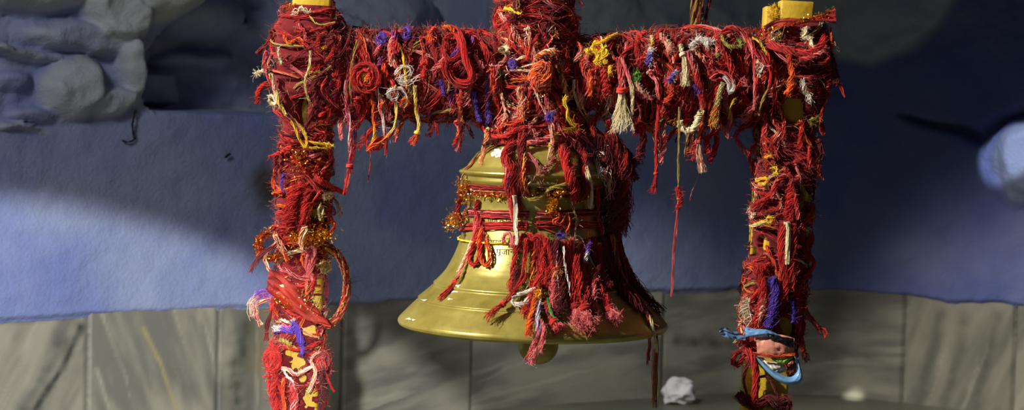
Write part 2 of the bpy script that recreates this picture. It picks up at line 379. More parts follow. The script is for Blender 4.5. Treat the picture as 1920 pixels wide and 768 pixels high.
# wrapped limbs: axis end points (pixels at plane y=0), radius along it
class Limb:
    def __init__(s, a, b, rr, depth=1.): s.a = on_y(*a); s.b = on_y(*b); s.rr = np.array(rr, float); s.d = s.b-s.a; s.L = np.linalg.norm(s.d); s.t = s.d/s.L; s.depth = depth
    def rad(s, q): return np.interp(q, s.rr[:, 0], s.rr[:, 1])*PX
    sq = 4.
    def inside(s, P):
        v = P-s.a; q = v@s.t/s.L; w_ = v-(q*s.L)[..., None]*s.t; w_ = w_*np.array([1, 1/s.depth, 1]); return ((np.hypot(w_[..., 0], w_[..., 2])**s.sq+abs(w_[..., 1])**s.sq)**(1/s.sq) < s.rad(q)) & (q > -.02) & (q < 1.02)
    def pt(s, q, th, k=1.):
        """q along, th around (0 = towards camera)"""
        c = s.a+s.d*np.asarray(q)[..., None]; f = np.array([0, -1, 0.]); sd = np.cross(s.t, f); sqf = ((abs(np.cos(th))**s.sq+abs(np.sin(th))**s.sq)**(-1/s.sq)); r = (s.rad(q)*sqf*k)[..., None]
        return c+r*(f*np.cos(th)[..., None]*s.depth+sd*np.sin(th)[..., None])
LP = Limb((583, 0), (557, 775), [(0, 42), (.03, 52), (.06, 62), (.12, 74), (.2, 70), (.27, 54), (.3, 45), (.36, 48), (.42, 53), (.52, 52), (.58, 46), (.66, 44), (.74, 46), (.8, 44), (.88, 54), (.95, 48), (1, 46)], 1.)
RP = Limb((1496, 20), (1432, 775), [(0, 42), (.04, 58), (.12, 68), (.2, 64), (.27, 54), (.33, 56), (.45, 54), (.5, 54), (.6, 56), (.7, 57), (.78, 56), (.84, 48), (.92, 44), (1, 44)], 1.)
BL = Limb((600, 139), (935, 143), [(0, 78), (.15, 84), (.3, 80), (.6, 84), (.85, 84), (1, 80)], .8)
BL.sq = 2.4
BR = Limb((1080, 142), (1470, 148), [(0, 72), (.1, 74), (.3, 84), (.6, 88), (.85, 86), (1, 82)], .8)
BR.sq = 2.4
ST = Limb((1003, -60), (1008, 262), [(0, 66), (.3, 72), (.5, 76), (.7, 86), (.85, 84), (.95, 90), (1, 98)], .9)
ST.sq = 2.2; LIMBS = [LP, RP, BL, BR, ST]
def hit(x, y, off=0., only=None):
    """first solid met behind pixel x, y; None when nothing is there"""
    d = ray(x, y); Y_ = np.arange(-.24, .08, .0015); T = (Y_-CAM[1])/d[1]; P = CAM+d*T[:, None]
    ins_ = np.zeros(len(Y_), bool)
    if only in (None, 'bell'): ins_ |= in_bell(P)
    if only != 'bell':
        for l in LIMBS: ins_ |= l.inside(P)
    if not ins_.any(): return None
    j = int(np.argmax(ins_)); lo_, hi_ = T[max(j-1, 0)], T[j]
    for _ in range(7):
        md = (lo_+hi_)/2; Q_ = (CAM+d*md)[None]; s_ = False
        if only in (None, 'bell'): s_ = s_ or in_bell(Q_)[0]
        if only != 'bell' and not s_: s_ = any(l.inside(Q_)[0] for l in LIMBS)
        if s_: hi_ = md
        else: lo_ = md
    return CAM+d*(hi_-off)
def lay(pts, off=.004, back=None, only=None):
    """pixel path -> world path lying on whatever it crosses, hanging freely where it crosses nothing"""
    H_ = []
    pts = [p if len(p) > 2 else (p[0], p[1], 0) for p in pts]
    for p in pts:
        h = hit(p[0], p[1], off+p[2], only); H_.append(None if h is None else h[1])
    ys_ = [i for i, h in enumerate(H_) if h is not None]
    out = []
    for i, p in enumerate(pts):
        if back is not None: yy = back+p[2]*0
        elif H_[i] is not None: yy = H_[i]
        elif ys_: j = min(ys_, key=lambda q: abs(q-i)); yy = H_[j]
        else: yy = -.04
        out.append(on_y(p[0], p[1], yy))
    return np.array(out)

# ------------------------------------------------------------------ bell stand
def beam_box(g, a, b, wx, wy_, col, ny=24, bev=.004, offs=(0, 0)):
    """bevelled square timber between two points, a above b or side by side"""
    a = np.array(a, float); b = np.array(b, float); t = (b-a)/np.linalg.norm(b-a); f = np.array([0, -1, 0.]); s = np.cross(t, f)
    sec = []
    for sx, sy in ((-1, -1), (1, -1), (1, 1), (-1, 1)):
        cxx, cyy = sx*(wx/2-bev), sy*(wy_/2-bev); a0 = math.atan2(sy, sx)
        for q in (-.6, 0, .6): sec.append((cxx+bev*math.cos(a0+q)*1.2, cyy+bev*math.sin(a0+q)*1.2))
    sec = np.array(sec); qs = np.concatenate([[0, 0, .002], np.linspace(.01, .99, ny), [.998, 1, 1]]); rows = []
    L = np.linalg.norm(b-a)
    for i, q in enumerate(qs):
        sc = 0.001 if i in (0, len(qs)-1) else (.93 if i in (1, len(qs)-2) else 1)
        c = a+t*L*q+np.array([offs[0], offs[1], 0]); n_ = (vnoise(q*20, sec[:, 0]*90, 3)-.5)*.0012
        rows.append(c+s*(sec[:, :1]*sc+n_[:, None]*sc)+f*sec[:, 1:]*sc)
    g.grid(np.array(rows), col, closed=True)
Y_W = lin((198, 164, 46))
stand = empty('bell_stand', on_z(990, 760, 0)*[0, 0, 0], 'yellow painted wooden stand of two posts and a crossbeam under the wound threads', 'stand')
def to_floor(a, b): t = (b-a)/(b-a)[2]; return a+t*(0-a[2])
g = Geo(); a = on_y(588, -8); b = on_y(562, 768); beam_box(g, a, to_floor(a, b), 70*PX, .044, Y_W); g.build('post', M_WOOD, stand, smooth=False)
g = Geo(); a = on_y(1493, 3, -.02); b = on_y(1441, 768, -.02); beam_box(g, a, to_floor(a, b), 62*PX, .030, Y_W); g.build('post', M_WOOD, stand, smooth=False)
g = Geo(); a = on_y(1464, 14, .012); b = on_y(1420, 768, .012); beam_box(g, a, to_floor(a, b), 62*PX, .032, Y_W); g.build('backing_board', M_WOOD, stand, smooth=False)
g = Geo(); beam_box(g, on_y(590, 140), on_y(1480, 150), 100*PX, .045, Y_W, 60); g.build('crossbeam', M_WOOD, stand, smooth=False)

# ------------------------------------------------------------------ bell
bell = empty('temple_bell', (AX0[0], 0, prof[:, 1].min()), 'large aged brass temple bell hung from the thread-wrapped crossbeam', 'bell')
def lathe(g, pr, cx, n=160, col=(1, 1, 1), cy=0):
    th = np.arange(n)*2*math.pi/n; P = np.stack([cx+pr[:, :1]*np.cos(th), cy+pr[:, :1]*np.sin(th), np.repeat(pr[:, 1:], n, 1)], -1); g.grid(P, np.array(col, float), closed=True)
def dense(pr, m=5):
    out = []
    for a, b in zip(pr[:-1], pr[1:]):
        for k_ in range(m): out.append(a+(b-a)*k_/m)
    out.append(pr[-1]); return np.array(out)
pr = catmull(prof, 260); keep = prof.copy()
pr = dense(prof, 4)
# grooves
for yy, dep in ((505, .0010), (508, .0010), (352, .0006), (443, .0006), (447, .0006), (536, .0022), (563, .0022)):
    z_ = bell_z(yy); pr[:, 0] -= dep*np.exp(-((pr[:, 1]-z_)/.0012)**2)*(pr[:, 0] > .08)
inn = np.array([(r-5*PX, z) for r, z in prof[::-1][3:-2]]); inn = np.vstack([inn, [[0.001, inn[-1, 1]-.004]]])
inn[:, 0] = np.maximum(inn[:, 0], .001)
g = Geo(); lathe(g, np.vstack([pr, inn]), AX0[0]); g.build('bell_body', M_BRASS, bell)
# clapper
cb = on_y(1009, 655); r0 = 38*PX
cp = [(.0008, cb[2]-28*PX)]+[(r0*math.sin(t), cb[2]+8*PX-36*PX*math.cos(t)) for t in np.linspace(.12, 1.57, 14)]+[(r0, cb[2]+30*PX), (r0*.9, cb[2]+45*PX), (r0*.35, cb[2]+52*PX), (r0*.25, cb[2]+180*PX), (.0008, cb[2]+180*PX)]
g = Geo(); lathe(g, dense(np.array(cp), 2), cb[0], 64); g.build('clapper', M_BRASS, bell)
# crown loop that hangs the bell (mostly under the threads)
g = Geo(); tt = np.linspace(0, 2*math.pi, 40); c = np.array([AX0[0], 0, bell_z(245)]); g.tube(np.stack([c[0]+.024*np.cos(tt), 0*tt, c[2]+.026*np.sin(tt)], 1), .006, (1, 1, 1), 12); g.build('hanging_loop', M_BRASS, bell)
# white lime splashes
g = Geo()
for (x, y, ax, ay) in ((930, 286, 9, 5), (940, 284, 8, 7), (936, 292, 7, 3), (925, 290, 4, 3), (1020, 320, 7, 2), (766, 597, 4, 1.6), (775, 599, 2.5, 1.5), (803, 529, 5, 1.5), (858, 535, 5, 2.5), (849, 546, 7, 2), (795, 562, 4, 1.2), (843, 560, 4, 1.5)):
    m_ = 14; rows = []
    for q in (.02, .6, 1.):
        ring = []
        for t in np.arange(m_)*2*math.pi/m_:
            k_ = q*(1+.45*math.sin(t*3+x)+.25*math.sin(t*5+y)); h = hit(x+ax*k_*math.cos(t), y+ay*k_*math.sin(t), .0006, 'bell')
            ring.append(h if h is not None else on_y(x, y, -.1))
        rows.append(ring)
    g = Geo(); g.grid(np.array(rows), lin((235, 232, 215)), closed=True); g.build('lime_splash', M_PAPER, bell)
# engraved lettering wrapped onto the bell
def lettering(text, x, y, size):
    cu = bpy.data.curves.new('lettering', 'FONT'); cu.body = text; cu.size = size*PX*1.25; cu.resolution_u = 3
    to = bpy.data.objects.new('lettering', cu); COL.objects.link(to); dg = bpy.context.evaluated_depsgraph_get()
    me = bpy.data.meshes.new_from_object(to.evaluated_get(dg)); bpy.data.objects.remove(to); bpy.data.curves.remove(cu)
    bm = bmesh.new(); bm.from_mesh(me)
    bmesh.ops.triangulate(bm, faces=bm.faces); 
    p0 = proj(hit(x, y, 0, 'bell'))
    for v in bm.verts:
        sx = x+v.co.x/PX; sy = y-v.co.y/PX+.02*(v.co.x/PX); h = hit(sx, sy, .0005, 'bell')
        v.co = Vector(h if h is not None else on_y(sx, sy, -.1))-Vector(bell['_o'])
    bm.to_mesh(me); bm.free()
    a = me.color_attributes.new('paint', 'FLOAT_COLOR', 'POINT'); a.data.foreach_set('color', np.tile(np.append(lin((70, 58, 28)), 1), len(me.vertices)).astype(np.float32))
    me.materials.clear(); me.materials.append(M_INK); o = bpy.data.objects.new('engraved_lettering', me); COL.objects.link(o); o.parent = bell
for tx, x, y, s in (('णत', 914, 419, 12), ('को', 936, 419, 12), ('न', 951, 419, 12), ('राजा', 1018, 424, 11), ('त्र', 919, 458, 11), ('बन', 932, 458, 11), ('पूजा', 930, 477, 13), ('न', 956, 476, 12), ('रमा', 1025, 446, 11)):
    lettering(tx, x, y, s)

# ------------------------------------------------------------------ thread windings (nobody could count them)
GAPS = [(567, 205, 9, 24), (512, 150, 6, 18), (605, 402, 9, 15), (592, 400, 6, 10), (600, 552, 12, 28), (543, 562, 12, 12), (584, 622, 15, 11), (545, 660, 20, 10), (556, 682, 22, 14), (584, 652, 12, 8), (583, 745, 11, 24), (570, 705, 12, 14),
        (1488, 205, 24, 20), (1493, 18, 32, 20), (1445, 28, 16, 16), (1430, 455, 8, 14), (1473, 612, 14, 18), (1402, 440, 6, 40), (1402, 720, 18, 36), (1450, 715, 26, 40), (1425, 545, 8, 12), (1400, 768, 20, 30), (1410, 470, 8, 10)]
def gap(P):
    q = proj(P); m_ = np.zeros(len(q), bool)
    for x, y, a, b in GAPS: m_ |= ((q[:, 0]-x)/a)**2+((q[:, 1]-y)/b)**2 < 1
    return m_
def gapf(P):
    q = proj(P); d = np.full(len(q), 9.)
    for x, y, a, b in GAPS: d = np.minimum(d, np.sqrt(((q[:, 0]-x)/a)**2+((q[:, 1]-y)/b)**2))
    return sstep(.75, 1.2, d+(fbm(q[:, 0]/9, q[:, 1]/9, 3, 4)-.5)*.9)
def core(g, l, ks, shrink=.91, q0=0, q1=1):
    n, m_ = int(l.L*(q1-q0)/.002)+8, 84; q = np.linspace(q0, q1, n)[:, None]+np.zeros((1, m_)); th = np.arange(m_)[None]*2*math.pi/m_+np.zeros((n, 1))
    k_ = shrink+(fbm(q*l.L*90+ks, np.cos(th)*2+np.sin(th)*1.3+ks, 4, ks)-.5)*.32
    P = l.pt(q, th, k_); gm = np.where(np.cos(th) > -.2, gapf(P.reshape(-1, 3)).reshape(n, m_), 1.)
    P = l.pt(q, th, k_*(.35+.65*gm))
    c = lin((112, 16, 24))*(.65+.5*fbm(q*l.L*300, th*6, 3, ks+3)[..., None]); g.grid(P, c, closed=True)
def winding(g, l, n, q0, q1, pal, tilt=.35, r=.00045, lift=.10, arcs=(.6, 2.6), ns=(5, 10)):
    for _ in range(n):
        th0 = rng.uniform(-2.6, 2.6); arc = rng.uniform(*arcs); m_ = int(8+arc*5); q = rng.uniform(q0, q1); dq = rng.normal(0, tilt)*l.rad(q)/l.L*2
        s = np.linspace(-.5, .5, m_); th = th0+arc*s; qq = np.clip(q+dq*s+np.sin(s*rng.uniform(3, 9)+rng.uniform(0, 6))*.1*l.rad(q)/l.L, q0-.01, q1+.01)
        k_ = .94+rng.normal(0, .04)+lift*np.cos(s*math.pi)*rng.uniform(0, 1)
        P = l.pt(qq, th, k_)
        if gap(P).any() and rng.random() < .93: continue
        bundle(g, P, rng.integers(*ns), rng.uniform(.0015, .0045), r, pal[rng.integers(len(pal))] if rng.random() < .8 else ''.join(pal), twist=rng.uniform(.3, 2), m=m_, fr=1.)
def drops(l, n, q0, q1, pal, Lr=(.02, .07), horizontal=True, R=(.0025, .0055), ns=(14, 34), tmax=1.35, name='thread_tuft', label='', group=''):
    """short hanging tufts; each one an object of its own"""
    made = 0; tries = 0
    while made < n and tries < n*6:
        tries += 1
        q = rng.uniform(q0, q1); th = rng.uniform(-tmax, tmax); L = rng.uniform(*Lr)
        p = l.pt(np.array([q]), np.array([th]), 1.04)[0]; x, y = proj(p)
        ll = L/PX; dx = rng.normal(0, .35)*ll; cv = rng.normal(0, .18)*ll
        path = [(x, y), (x+dx*.35+cv, y+ll*.35), (x+dx*.7+cv*.7, y+ll*.7), (x+dx, y+ll)]
        if horizontal is False: path = [(x-dx*.2, y-ll*.2)]+path
        W_ = lay(path, rng.uniform(.001, .010))
        if gap(W_).any(): continue
        W_[0, 1] += .010
        g = Geo(); pl_ = pal[rng.integers(len(pal))]; p2 = pal[rng.integers(len(pal))] if rng.random() < .22 else None
        bundle(g, W_, int(rng.integers(*ns)), rng.uniform(*R), rng.choice([.0003, .00042, .0006]), pl_, p2, rng.uniform(.3, .7), twist=rng.uniform(.2, 2.2), splay=rng.uniform(.6, 2.4), fr=rng.uniform(.5, 1.6), uneven=.4)
        if rng.random() < .25:                                   # tied with a small knot
            c = W_[0]+np.array([0, -.008, 0]); bundle(g, [c+[-.005, 0, -.002], c+[0, -.004, .002], c+[.005, 0, -.001]], 6, .0025, .0007, pl_)
        o = g.build(name, M_YARN); tag(o, label, 'thread', group); made += 1
def surf_pts(l, n, q0=0, q1=1):
    q = rng.uniform(q0, q1, n); th = rng.uniform(-2.2, 2.2, n); P = l.pt(q, th, 1.); C_ = l.pt(q, th, .0001); Nn = P-C_; Nn /= np.linalg.norm(Nn, axis=1, keepdims=True); k_ = ~gap(P); return P[k_], Nn[k_]
PR = ['R']*9+['D']*5+['P', 'RO', 'RP']
specs = [
 (LP, 'wound_thread', 'thick winding of red sacred threads round the left post', 300, 0.015, 1, PR+['L', 'C', 'O'], 50),
 (RP, 'wound_thread', 'thick winding of red sacred threads round the right post', 300, 0.03, .9, PR+['C', 'O', 'L'], 60),
 (BL, 'wound_thread', 'matted red threads wound round the crossbeam left of the bell', 150, 0, 1, PR+['L'], 70),
 (BR, 'wound_thread', 'matted red threads wound round the crossbeam right of the bell', 150, 0, 1, PR+['P', 'C'], 80),
 (ST, 'wound_thread', 'tall column of matted red threads above the bell', 260, 0, 1, PR+['O', 'C', 'OL', 'PC'], 90)]
for l, nm_, lab, n, q0, q1, pal, sd in specs:
    g = Geo(); core(g, l, sd, q0=q0, q1=q1); winding(g, l, n, q0, q1, pal)
    if l is LP or l is RP:
        winding(g, l, 60, .62, 1 if l is LP else .9, PR, tilt=.6)
    P_, N_ = surf_pts(l, 900, q0, q1); hairs(g, P_, N_, 2600, .011, .00018, 'RRRDDPL')
    o = g.build(nm_, M_YARN); tag(o, lab, 'thread', kind='stuff')
drops(BL, 60, .03, .97, ['R', 'R', 'R', 'R', 'D', 'D', 'RP', 'RO', 'P', 'RU'], (.02, .055), label='short red tuft, one of many tied on the crossbeam left of the bell', group='tufts on the left half of the crossbeam')
drops(BR, 76, .02, .98, ['R', 'R', 'R', 'R', 'D', 'RP', 'P', 'RO', 'RC'], (.025, .062), label='short red or pink tuft, one of many tied on the crossbeam right of bell', group='tufts on the right half of the crossbeam')
drops(ST, 48, .12, .98, ['R', 'R', 'R', 'D', 'RO', 'P', 'OC', 'PC'], (.015, .05), False, label='short red tuft, one of many matted into the column above the bell', group='tufts on the column above the bell')
drops(LP, 42, .04, .98, ['R', 'R', 'R', 'D', 'D', 'RP', 'RO', 'RC'], (.015, .05), False, R=(.0015, .0035), label='short red tuft, one of many bound round the left post', group='tufts on the left post')
drops(RP, 46, .05, .86, ['R', 'R', 'R', 'D', 'RP', 'RO', 'RC'], (.015, .055), False, R=(.0015, .004), label='short red tuft, one of many bound round the right post', group='tufts on the right post')
# mass of threads bunched over the bell's crown
NK = Limb((912, 252), (1140, 262), [(0, 10), (.12, 20), (.3, 28), (.6, 30), (.85, 26), (1, 16)], 2.6)
g = Geo(); winding(g, NK, 34, .05, .95, ['R', 'R', 'D', 'P', 'RP'], tilt=1.6, arcs=(1.2, 3), ns=(5, 9), r=.0009)
for _ in range(26):
    a0 = rng.uniform(-2.3, 2.3); a1 = a0+rng.uniform(.6, 1.6); tt = np.linspace(a0, a1, 9); rr = rng.uniform(.050, .082); zz = bell_z(rng.uniform(232, 266)+rng.normal(0, 4))
    P = np.stack([AX0[0]+rr*np.sin(tt), -rr*np.cos(tt), zz+np.sin(tt*3+a0)*.008], 1); bundle(g, P, 16, .0045, .0006, 'RRRDP'[rng.integers(5)], twist=2)
o = g.build('wound_thread', M_YARN); tag(o, 'heap of red cords wound over the brass crown of the bell', 'thread', kind='stuff')

# ------------------------------------------------------------------ individual threads
def thread(name, label, pts, n=8, R=3., r=.8, pal='R', pal2=None, mix=.6, twist=1.5, splay=1., off=.004, back=None, fringe=None, fr=.6, only=None, fuzz=0, uneven=.2, group=None, start=1.):
    """R, r in pixels of the photo's scale; fringe = share of the length that is a loose end of its own part"""
    n = max(3, int(n*1.8)) if n > 4 else n; r = r*(.70 if n > 4 else 1); fr = fr*1.25
    if only is None: off += .004
    W_ = lay(pts, off, back, only); g = Geo(); kw = dict(pal=pal, pal2=pal2, mix=mix, twist=twist, fr=fr, start=start)
    cat = {'thread_tassel': 'tassel'}.get(name, 'thread')
    if fringe:
        M_ = catmull(W_, 40); c = int(40*(1-fringe)); root = empty(name, M_[0], label, cat, group)
        kw['pal2'] = None
        bundle(g, M_[:c+1:3], n, R*PX, r*PX, uneven=0, **kw); g.build('cord', M_YARN, root)
        g = Geo(); kw.update(pal=pal2 or pal, twist=.15, start=.4); bundle(g, M_[c::3] if len(M_[c::3]) > 2 else M_[c:], int(n*2), R*PX*1.25, r*PX*.7, splay=splay, uneven=.3, **kw)
        g.build('fringe', M_YARN, root)
        g = Geo(); k0 = M_[c]; dv = M_[min(c+1, 39)]-M_[c]; dv /= np.linalg.norm(dv)+1e-9; s1 = np.cross(dv, [0, 1, .1]); s1 /= np.linalg.norm(s1)
        tt = np.linspace(0, 4*math.pi, 26)[:, None]; s2 = np.cross(dv, s1)
        g.tube(k0+dv*(tt/12-.5)*R*PX*1.2+(s1*np.cos(tt)+s2*np.sin(tt))*R*PX*1.15, R*PX*.45, pick(pal), 6); g.build('knot', M_YARN, root)
        return root
    bundle(g, W_, n, R*PX, r*PX, splay=splay, uneven=uneven, **kw)
    fz = fuzz*2 if fuzz else (n*2 if fr > .4 and n > 6 else 0)
    if fz:
        M_ = catmull(W_, 60)+rng.normal(0, R*PX*.35, (60, 3)); hairs(g, M_, rng.normal(0, 1, M_.shape), fz, .008, .00018, pal)
    o = g.build(name, M_YARN); return tag(o, label, cat, group)
T = 'thread_tassel'; S = 'thread_strand'; Lp = 'thread_loop'; Cd = 'twisted_yarn'
# --- crossbeam, left half
thread(S, 'bright yellow thread hooked over the crossbeam above white curls', [(744, 80), (752, 90), (757, 115), (760, 140), (763, 165)], 5, 2.5, 1.1, 'Y', twist=2)
thread(Lp, 'white curly thread snarl on the crossbeam under the yellow thread', [(742, 140), (755, 122), (772, 128), (765, 145), (748, 150), (760, 158), (785, 140)], 5, 4, .6, 'W', fr=2.5)
thread(Lp, 'second white thread snarl, lower and nearer the beam edge', [(730, 165), (745, 178), (735, 186), (728, 172), (748, 165), (762, 185), (755, 198)], 5, 4, .5, 'W', fr=2.5)
thread(T, 'violet tassel hanging below the crossbeam, further left of a pair', [(889, 172), (893, 200), (899, 228)], 22, 4.5, .7, 'U', splay=1.5)
thread(T, 'violet tassel hanging below the crossbeam, nearest the bell column', [(918, 140), (914, 175), (915, 200), (917, 230)], 22, 4, .7, 'U', splay=1.8, start=.3)
thread(T, 'small violet tuft beside the thick red cord loop', [(826, 150), (830, 165), (834, 178)], 14, 3, .7, 'U', splay=1.5)
thread(S, 'violet thread crossing the crossbeam top near the red cord loop', [(846, 105), (858, 95), (865, 88)], 8, 3, .7, 'U')
thread(Cd, 'thick bright red cord looped over the crossbeam left of the bell', [(838, 52), (856, 58), (868, 80), (874, 108), (884, 135), (882, 152), (866, 158), (848, 150), (836, 132), (834, 112)], 46, 7, .9, 'R', twist=1, off=.012, fuzz=150)
thread(S, 'orange thread end at the top of the thick red cord', [(830, 52), (842, 51), (852, 60)], 10, 4, .8, 'O', off=.014)
thread(T, 'long red tassel with violet and white core hanging near left post', [(650, 150), (650, 195), (656, 240), (657, 275), (657, 300), (652, 335), (645, 376)], 12, 4.5, .7, 'RRRUW', 'RRP', splay=.8, fringe=.3)
thread(S, 'red and violet string hanging straight beside the long red tassel', [(660, 170), (663, 220), (666, 262), (660, 300), (658, 325)], 10, 4, .7, 'RUP', 'R')
thread(S, 'orange and red string dangling under the crossbeam with yellow end', [(696, 160), (699, 200), (702, 250), (700, 262), (690, 282)], 9, 3, .8, 'OR', 'OY', twist=2)
thread(S, 'white and red string dangling beside the orange string', [(706, 165), (712, 200), (720, 232), (723, 262), (724, 290)], 10, 3.2, .7, 'WR', 'R', .7)
thread(S, 'yellow cream string curving back to a red knot under the crossbeam', [(741, 160), (743, 200), (742, 230), (733, 248), (712, 268), (700, 272), (688, 283)], 7, 2.6, .9, 'CY', 'RO', .55)
thread(Lp, 'red knotted bow dangling where two strings meet below the beam', [(700, 268), (712, 258), (724, 262), (716, 276), (700, 280), (694, 270), (706, 262)], 9, 3, .8, 'R', fr=1)
thread(T, 'cream yellow tassel with red frayed foot below the crossbeam', [(778, 160), (780, 205), (786, 232), (782, 250), (770, 270)], 9, 4, .9, 'CY', 'RO', fringe=.25, splay=2)
thread(S, 'dark red fuzzy string hanging below the crossbeam near bell', [(862, 200), (863, 235), (864, 260), (862, 285)], 14, 4, .6, 'D', splay=.4, fuzz=60)
thread(T, 'orange tuft hanging on the lower face of the crossbeam', [(856, 178), (862, 200), (866, 228)], 14, 4, .7, 'OR', 'OY', splay=1.2)
thread(S, 'fine single red thread trailing down from the knotted bow', [(695, 275), (694, 310), (690, 342)], 4, 1.6, .5, 'RD', splay=.3)
thread(Lp, 'violet knot of thread tied on the beam top', [(708, 72), (716, 62), (722, 74), (714, 84), (707, 76), (718, 68)], 9, 4, .7, 'U', fr=1.5)
thread(Lp, 'dark violet knot between the violet knot and the red cord', [(757, 58), (764, 50), (770, 62), (762, 72), (757, 62)], 9, 4, .7, 'U', fr=1.5)
thread(Lp, 'rose coloured loop of thread round a cream curl', [(738, 70), (730, 88), (733, 108), (742, 122), (748, 130)], 12, 4.5, .8, 'P')
thread(Lp, 'tiny cream ring of thread inside the rose loop', [(731, 112), (737, 108), (740, 116), (736, 124), (730, 120), (732, 110)], 4, 1.4, .8, 'C')
thread(Lp, 'yellow pompon knot on a red rosette near left post', [(680, 140), (688, 138), (691, 147), (683, 151), (680, 143), (688, 145)], 12, 3.5, .9, 'Y', fr=1)
for nm_, a, rad in (('large', 1., 24), ('small', 2., 14)):
    thread(Lp, nm_+' red rosette of wound thread round the yellow pompon', [(686+rad*math.cos(t), 146+rad*1.1*math.sin(t)) for t in np.linspace(a, a+6.6, 14)], 18, 5, .8, 'R', off=.006)
thread(Lp, 'orange ring knot low on the crossbeam', [(752, 190), (760, 184), (766, 192), (760, 201), (751, 198), (753, 188)], 10, 3, .9, 'O')
thread(S, 'yellow green strand on the lower crossbeam', [(843, 148), (842, 162), (838, 175)], 6, 2, .9, 'L')
thread(Cd, 'red cord swagging from the crossbeam to the crown of the bell', [(893, 222), (905, 240), (925, 254), (948, 254), (968, 242), (985, 238)], 18, 4.5, .8, 'R', twist=3, off=.01, fuzz=40)
thread(T, 'pale pink tuft on the crossbeam close to the bell column', [(890, 102), (897, 115), (908, 128)], 14, 4, .7, 'P', splay=1.8)
thread(S, 'yellow strand slanting from the violet tassel to the bell column', [(935, 168), (928, 180), (920, 188)], 4, 1.5, .8, 'Y')
thread(Lp, 'red cord wound in a ring round a violet thread', [(832, 75), (850, 65), (862, 80), (858, 105), (842, 112), (832, 95), (838, 72)], 12, 4, .8, 'R')
for i, (x, y, l_, w_) in enumerate([(670, 75, 130, 'olive brown strand running down the corner of post and beam')]):
    thread(S, w_, [(x, y), (x-8, y+40), (x-14, y+80), (x-8, y+l_)], 5, 3, .7, 'LD')
# --- left corner and left post
thread(T, 'cream frayed tuft sticking out left of the left post', [(505, 130), (492, 133), (478, 140)], 14, 3, .7, 'C', splay=2.6)
thread(T, 'red tassel curling out left of the left post', [(505, 156), (492, 160), (485, 172), (483, 194)], 22, 5, .8, 'R', splay=1.4, off=.0)
thread(Lp, 'cream rag knot at the left edge of the left post', [(503, 182), (512, 180), (520, 192), (512, 196), (503, 188)], 14, 4, 1., 'C')
thread(S, 'yellow cream flat strand down the left edge of the left post', [(508, 138), (512, 160), (520, 182), (528, 200), (535, 215)], 8, 4, 1.2, 'YC')
thread(S, 'rose strand down the left edge of the left post', [(498, 95), (496, 120), (503, 145), (515, 170), (522, 195)], 9, 4, .8, 'PR')
thread(S, 'olive strand curving down the swollen top of left post', [(582, 95), (580, 125), (573, 150), (576, 180), (586, 200)], 5, 2.2, .8, 'LC')
thread(S, 'pale green thread down the swollen top of left post', [(522, 88), (523, 105), (528, 120)], 5, 2, .9, 'C')
thread(S, 'yellow wavy thread near the top of the left post', [(580, 30), (590, 42), (605, 46), (628, 42)], 4, 1.5, .8, 'L')
thread(Lp, 'long yellow loop hanging on the left post under the beam', [(545, 228), (553, 238), (562, 262), (573, 277), (575, 262), (568, 242), (556, 230)], 5, 2.5, .9, 'Y', off=.008)
thread(S, 'yellow thread bound across the left post, upper of two', [(574, 264), (590, 268), (608, 269), (625, 274)], 5, 2.5, .9, 'Y', off=.006)
thread(S, 'yellow thread bound across the left post, lower of two', [(575, 276), (592, 277), (612, 277), (625, 273)], 5, 2.5, .9, 'YL', off=.006)
thread(T, 'red ribbon end pointing left off the left post', [(548, 274), (530, 284), (505, 294)], 18, 5, .8, 'R', splay=.5)
thread(S, 'violet strand at the left edge of the left post', [(533, 325), (529, 340), (530, 356)], 12, 3, .8, 'U', off=.0)
thread(Cd, 'flat red strip slanting right across the left post', [(590, 332), (605, 342), (625, 352), (648, 363)], 34, 6, .9, 'R', splay=.5, off=.012)
thread(Lp, 'cream rag scrap tied on the middle of left post', [(606, 368), (616, 362), (622, 366), (612, 372), (606, 370)], 14, 4, 1., 'C')
thread(Lp, 'pale yellow looped strand on a bare patch of left post', [(600, 412), (597, 396), (601, 384), (606, 392), (603, 408)], 8, 2.2, 1., 'CL')
thread(Lp, 'blush pink bow with loose ends on lower left post', [(578, 520), (584, 500), (590, 470), (584, 462), (576, 478), (578, 505), (586, 525)], 18, 5, .8, 'P', off=.012)
thread(Lp, 'pale yellow rag knot right of the blush pink bow', [(600, 500), (610, 490), (618, 500), (608, 510), (602, 498)], 14, 5, 1., 'CY', off=.008)
thread(Lp, 'cream leaf-shaped strand over the gold tinsel band', [(570, 470), (562, 455), (566, 432), (576, 426), (568, 448), (566, 468)], 10, 2.5, 1., 'CO', off=.02)
thread(T, 'drooping tassel with violet top and pink tips left of the left post', [(512, 555, -.01), (500, 548), (485, 552), (475, 572), (478, 592)], 30, 8, .55, 'UUP', 'CP', .6, twist=.1, fr=1.4, off=.0)
thread(T, 'small red tassel beside the drooping violet tassel', [(514, 548), (512, 562), (509, 582)], 18, 4, .7, 'R', off=.0)
thread(Lp, 'violet bow with frayed blue-white ends on the lower left post', [(518, 618), (535, 616), (548, 622), (552, 605), (560, 622), (566, 645), (560, 636)], 26, 6, .8, 'U', off=.014)
thread(T, 'frayed pale end of the violet bow', [(545, 616), (530, 612), (512, 618)], 18, 4, .5, 'UP', 'W', splay=2.6, off=.012)
thread(S, 'violet strand below the violet bow', [(563, 640), (568, 650), (566, 664)], 14, 4, .8, 'U', off=.012)
thread(S, 'green stick of thread on the lower left post', [(525, 636), (535, 640), (546, 646)], 12, 4, 1., 'L', off=.01)
thread(S, 'red strand wrapped slanting under the green stick', [(530, 648), (555, 655), (580, 650), (600, 640)], 10, 4, .8, 'R', off=.01)
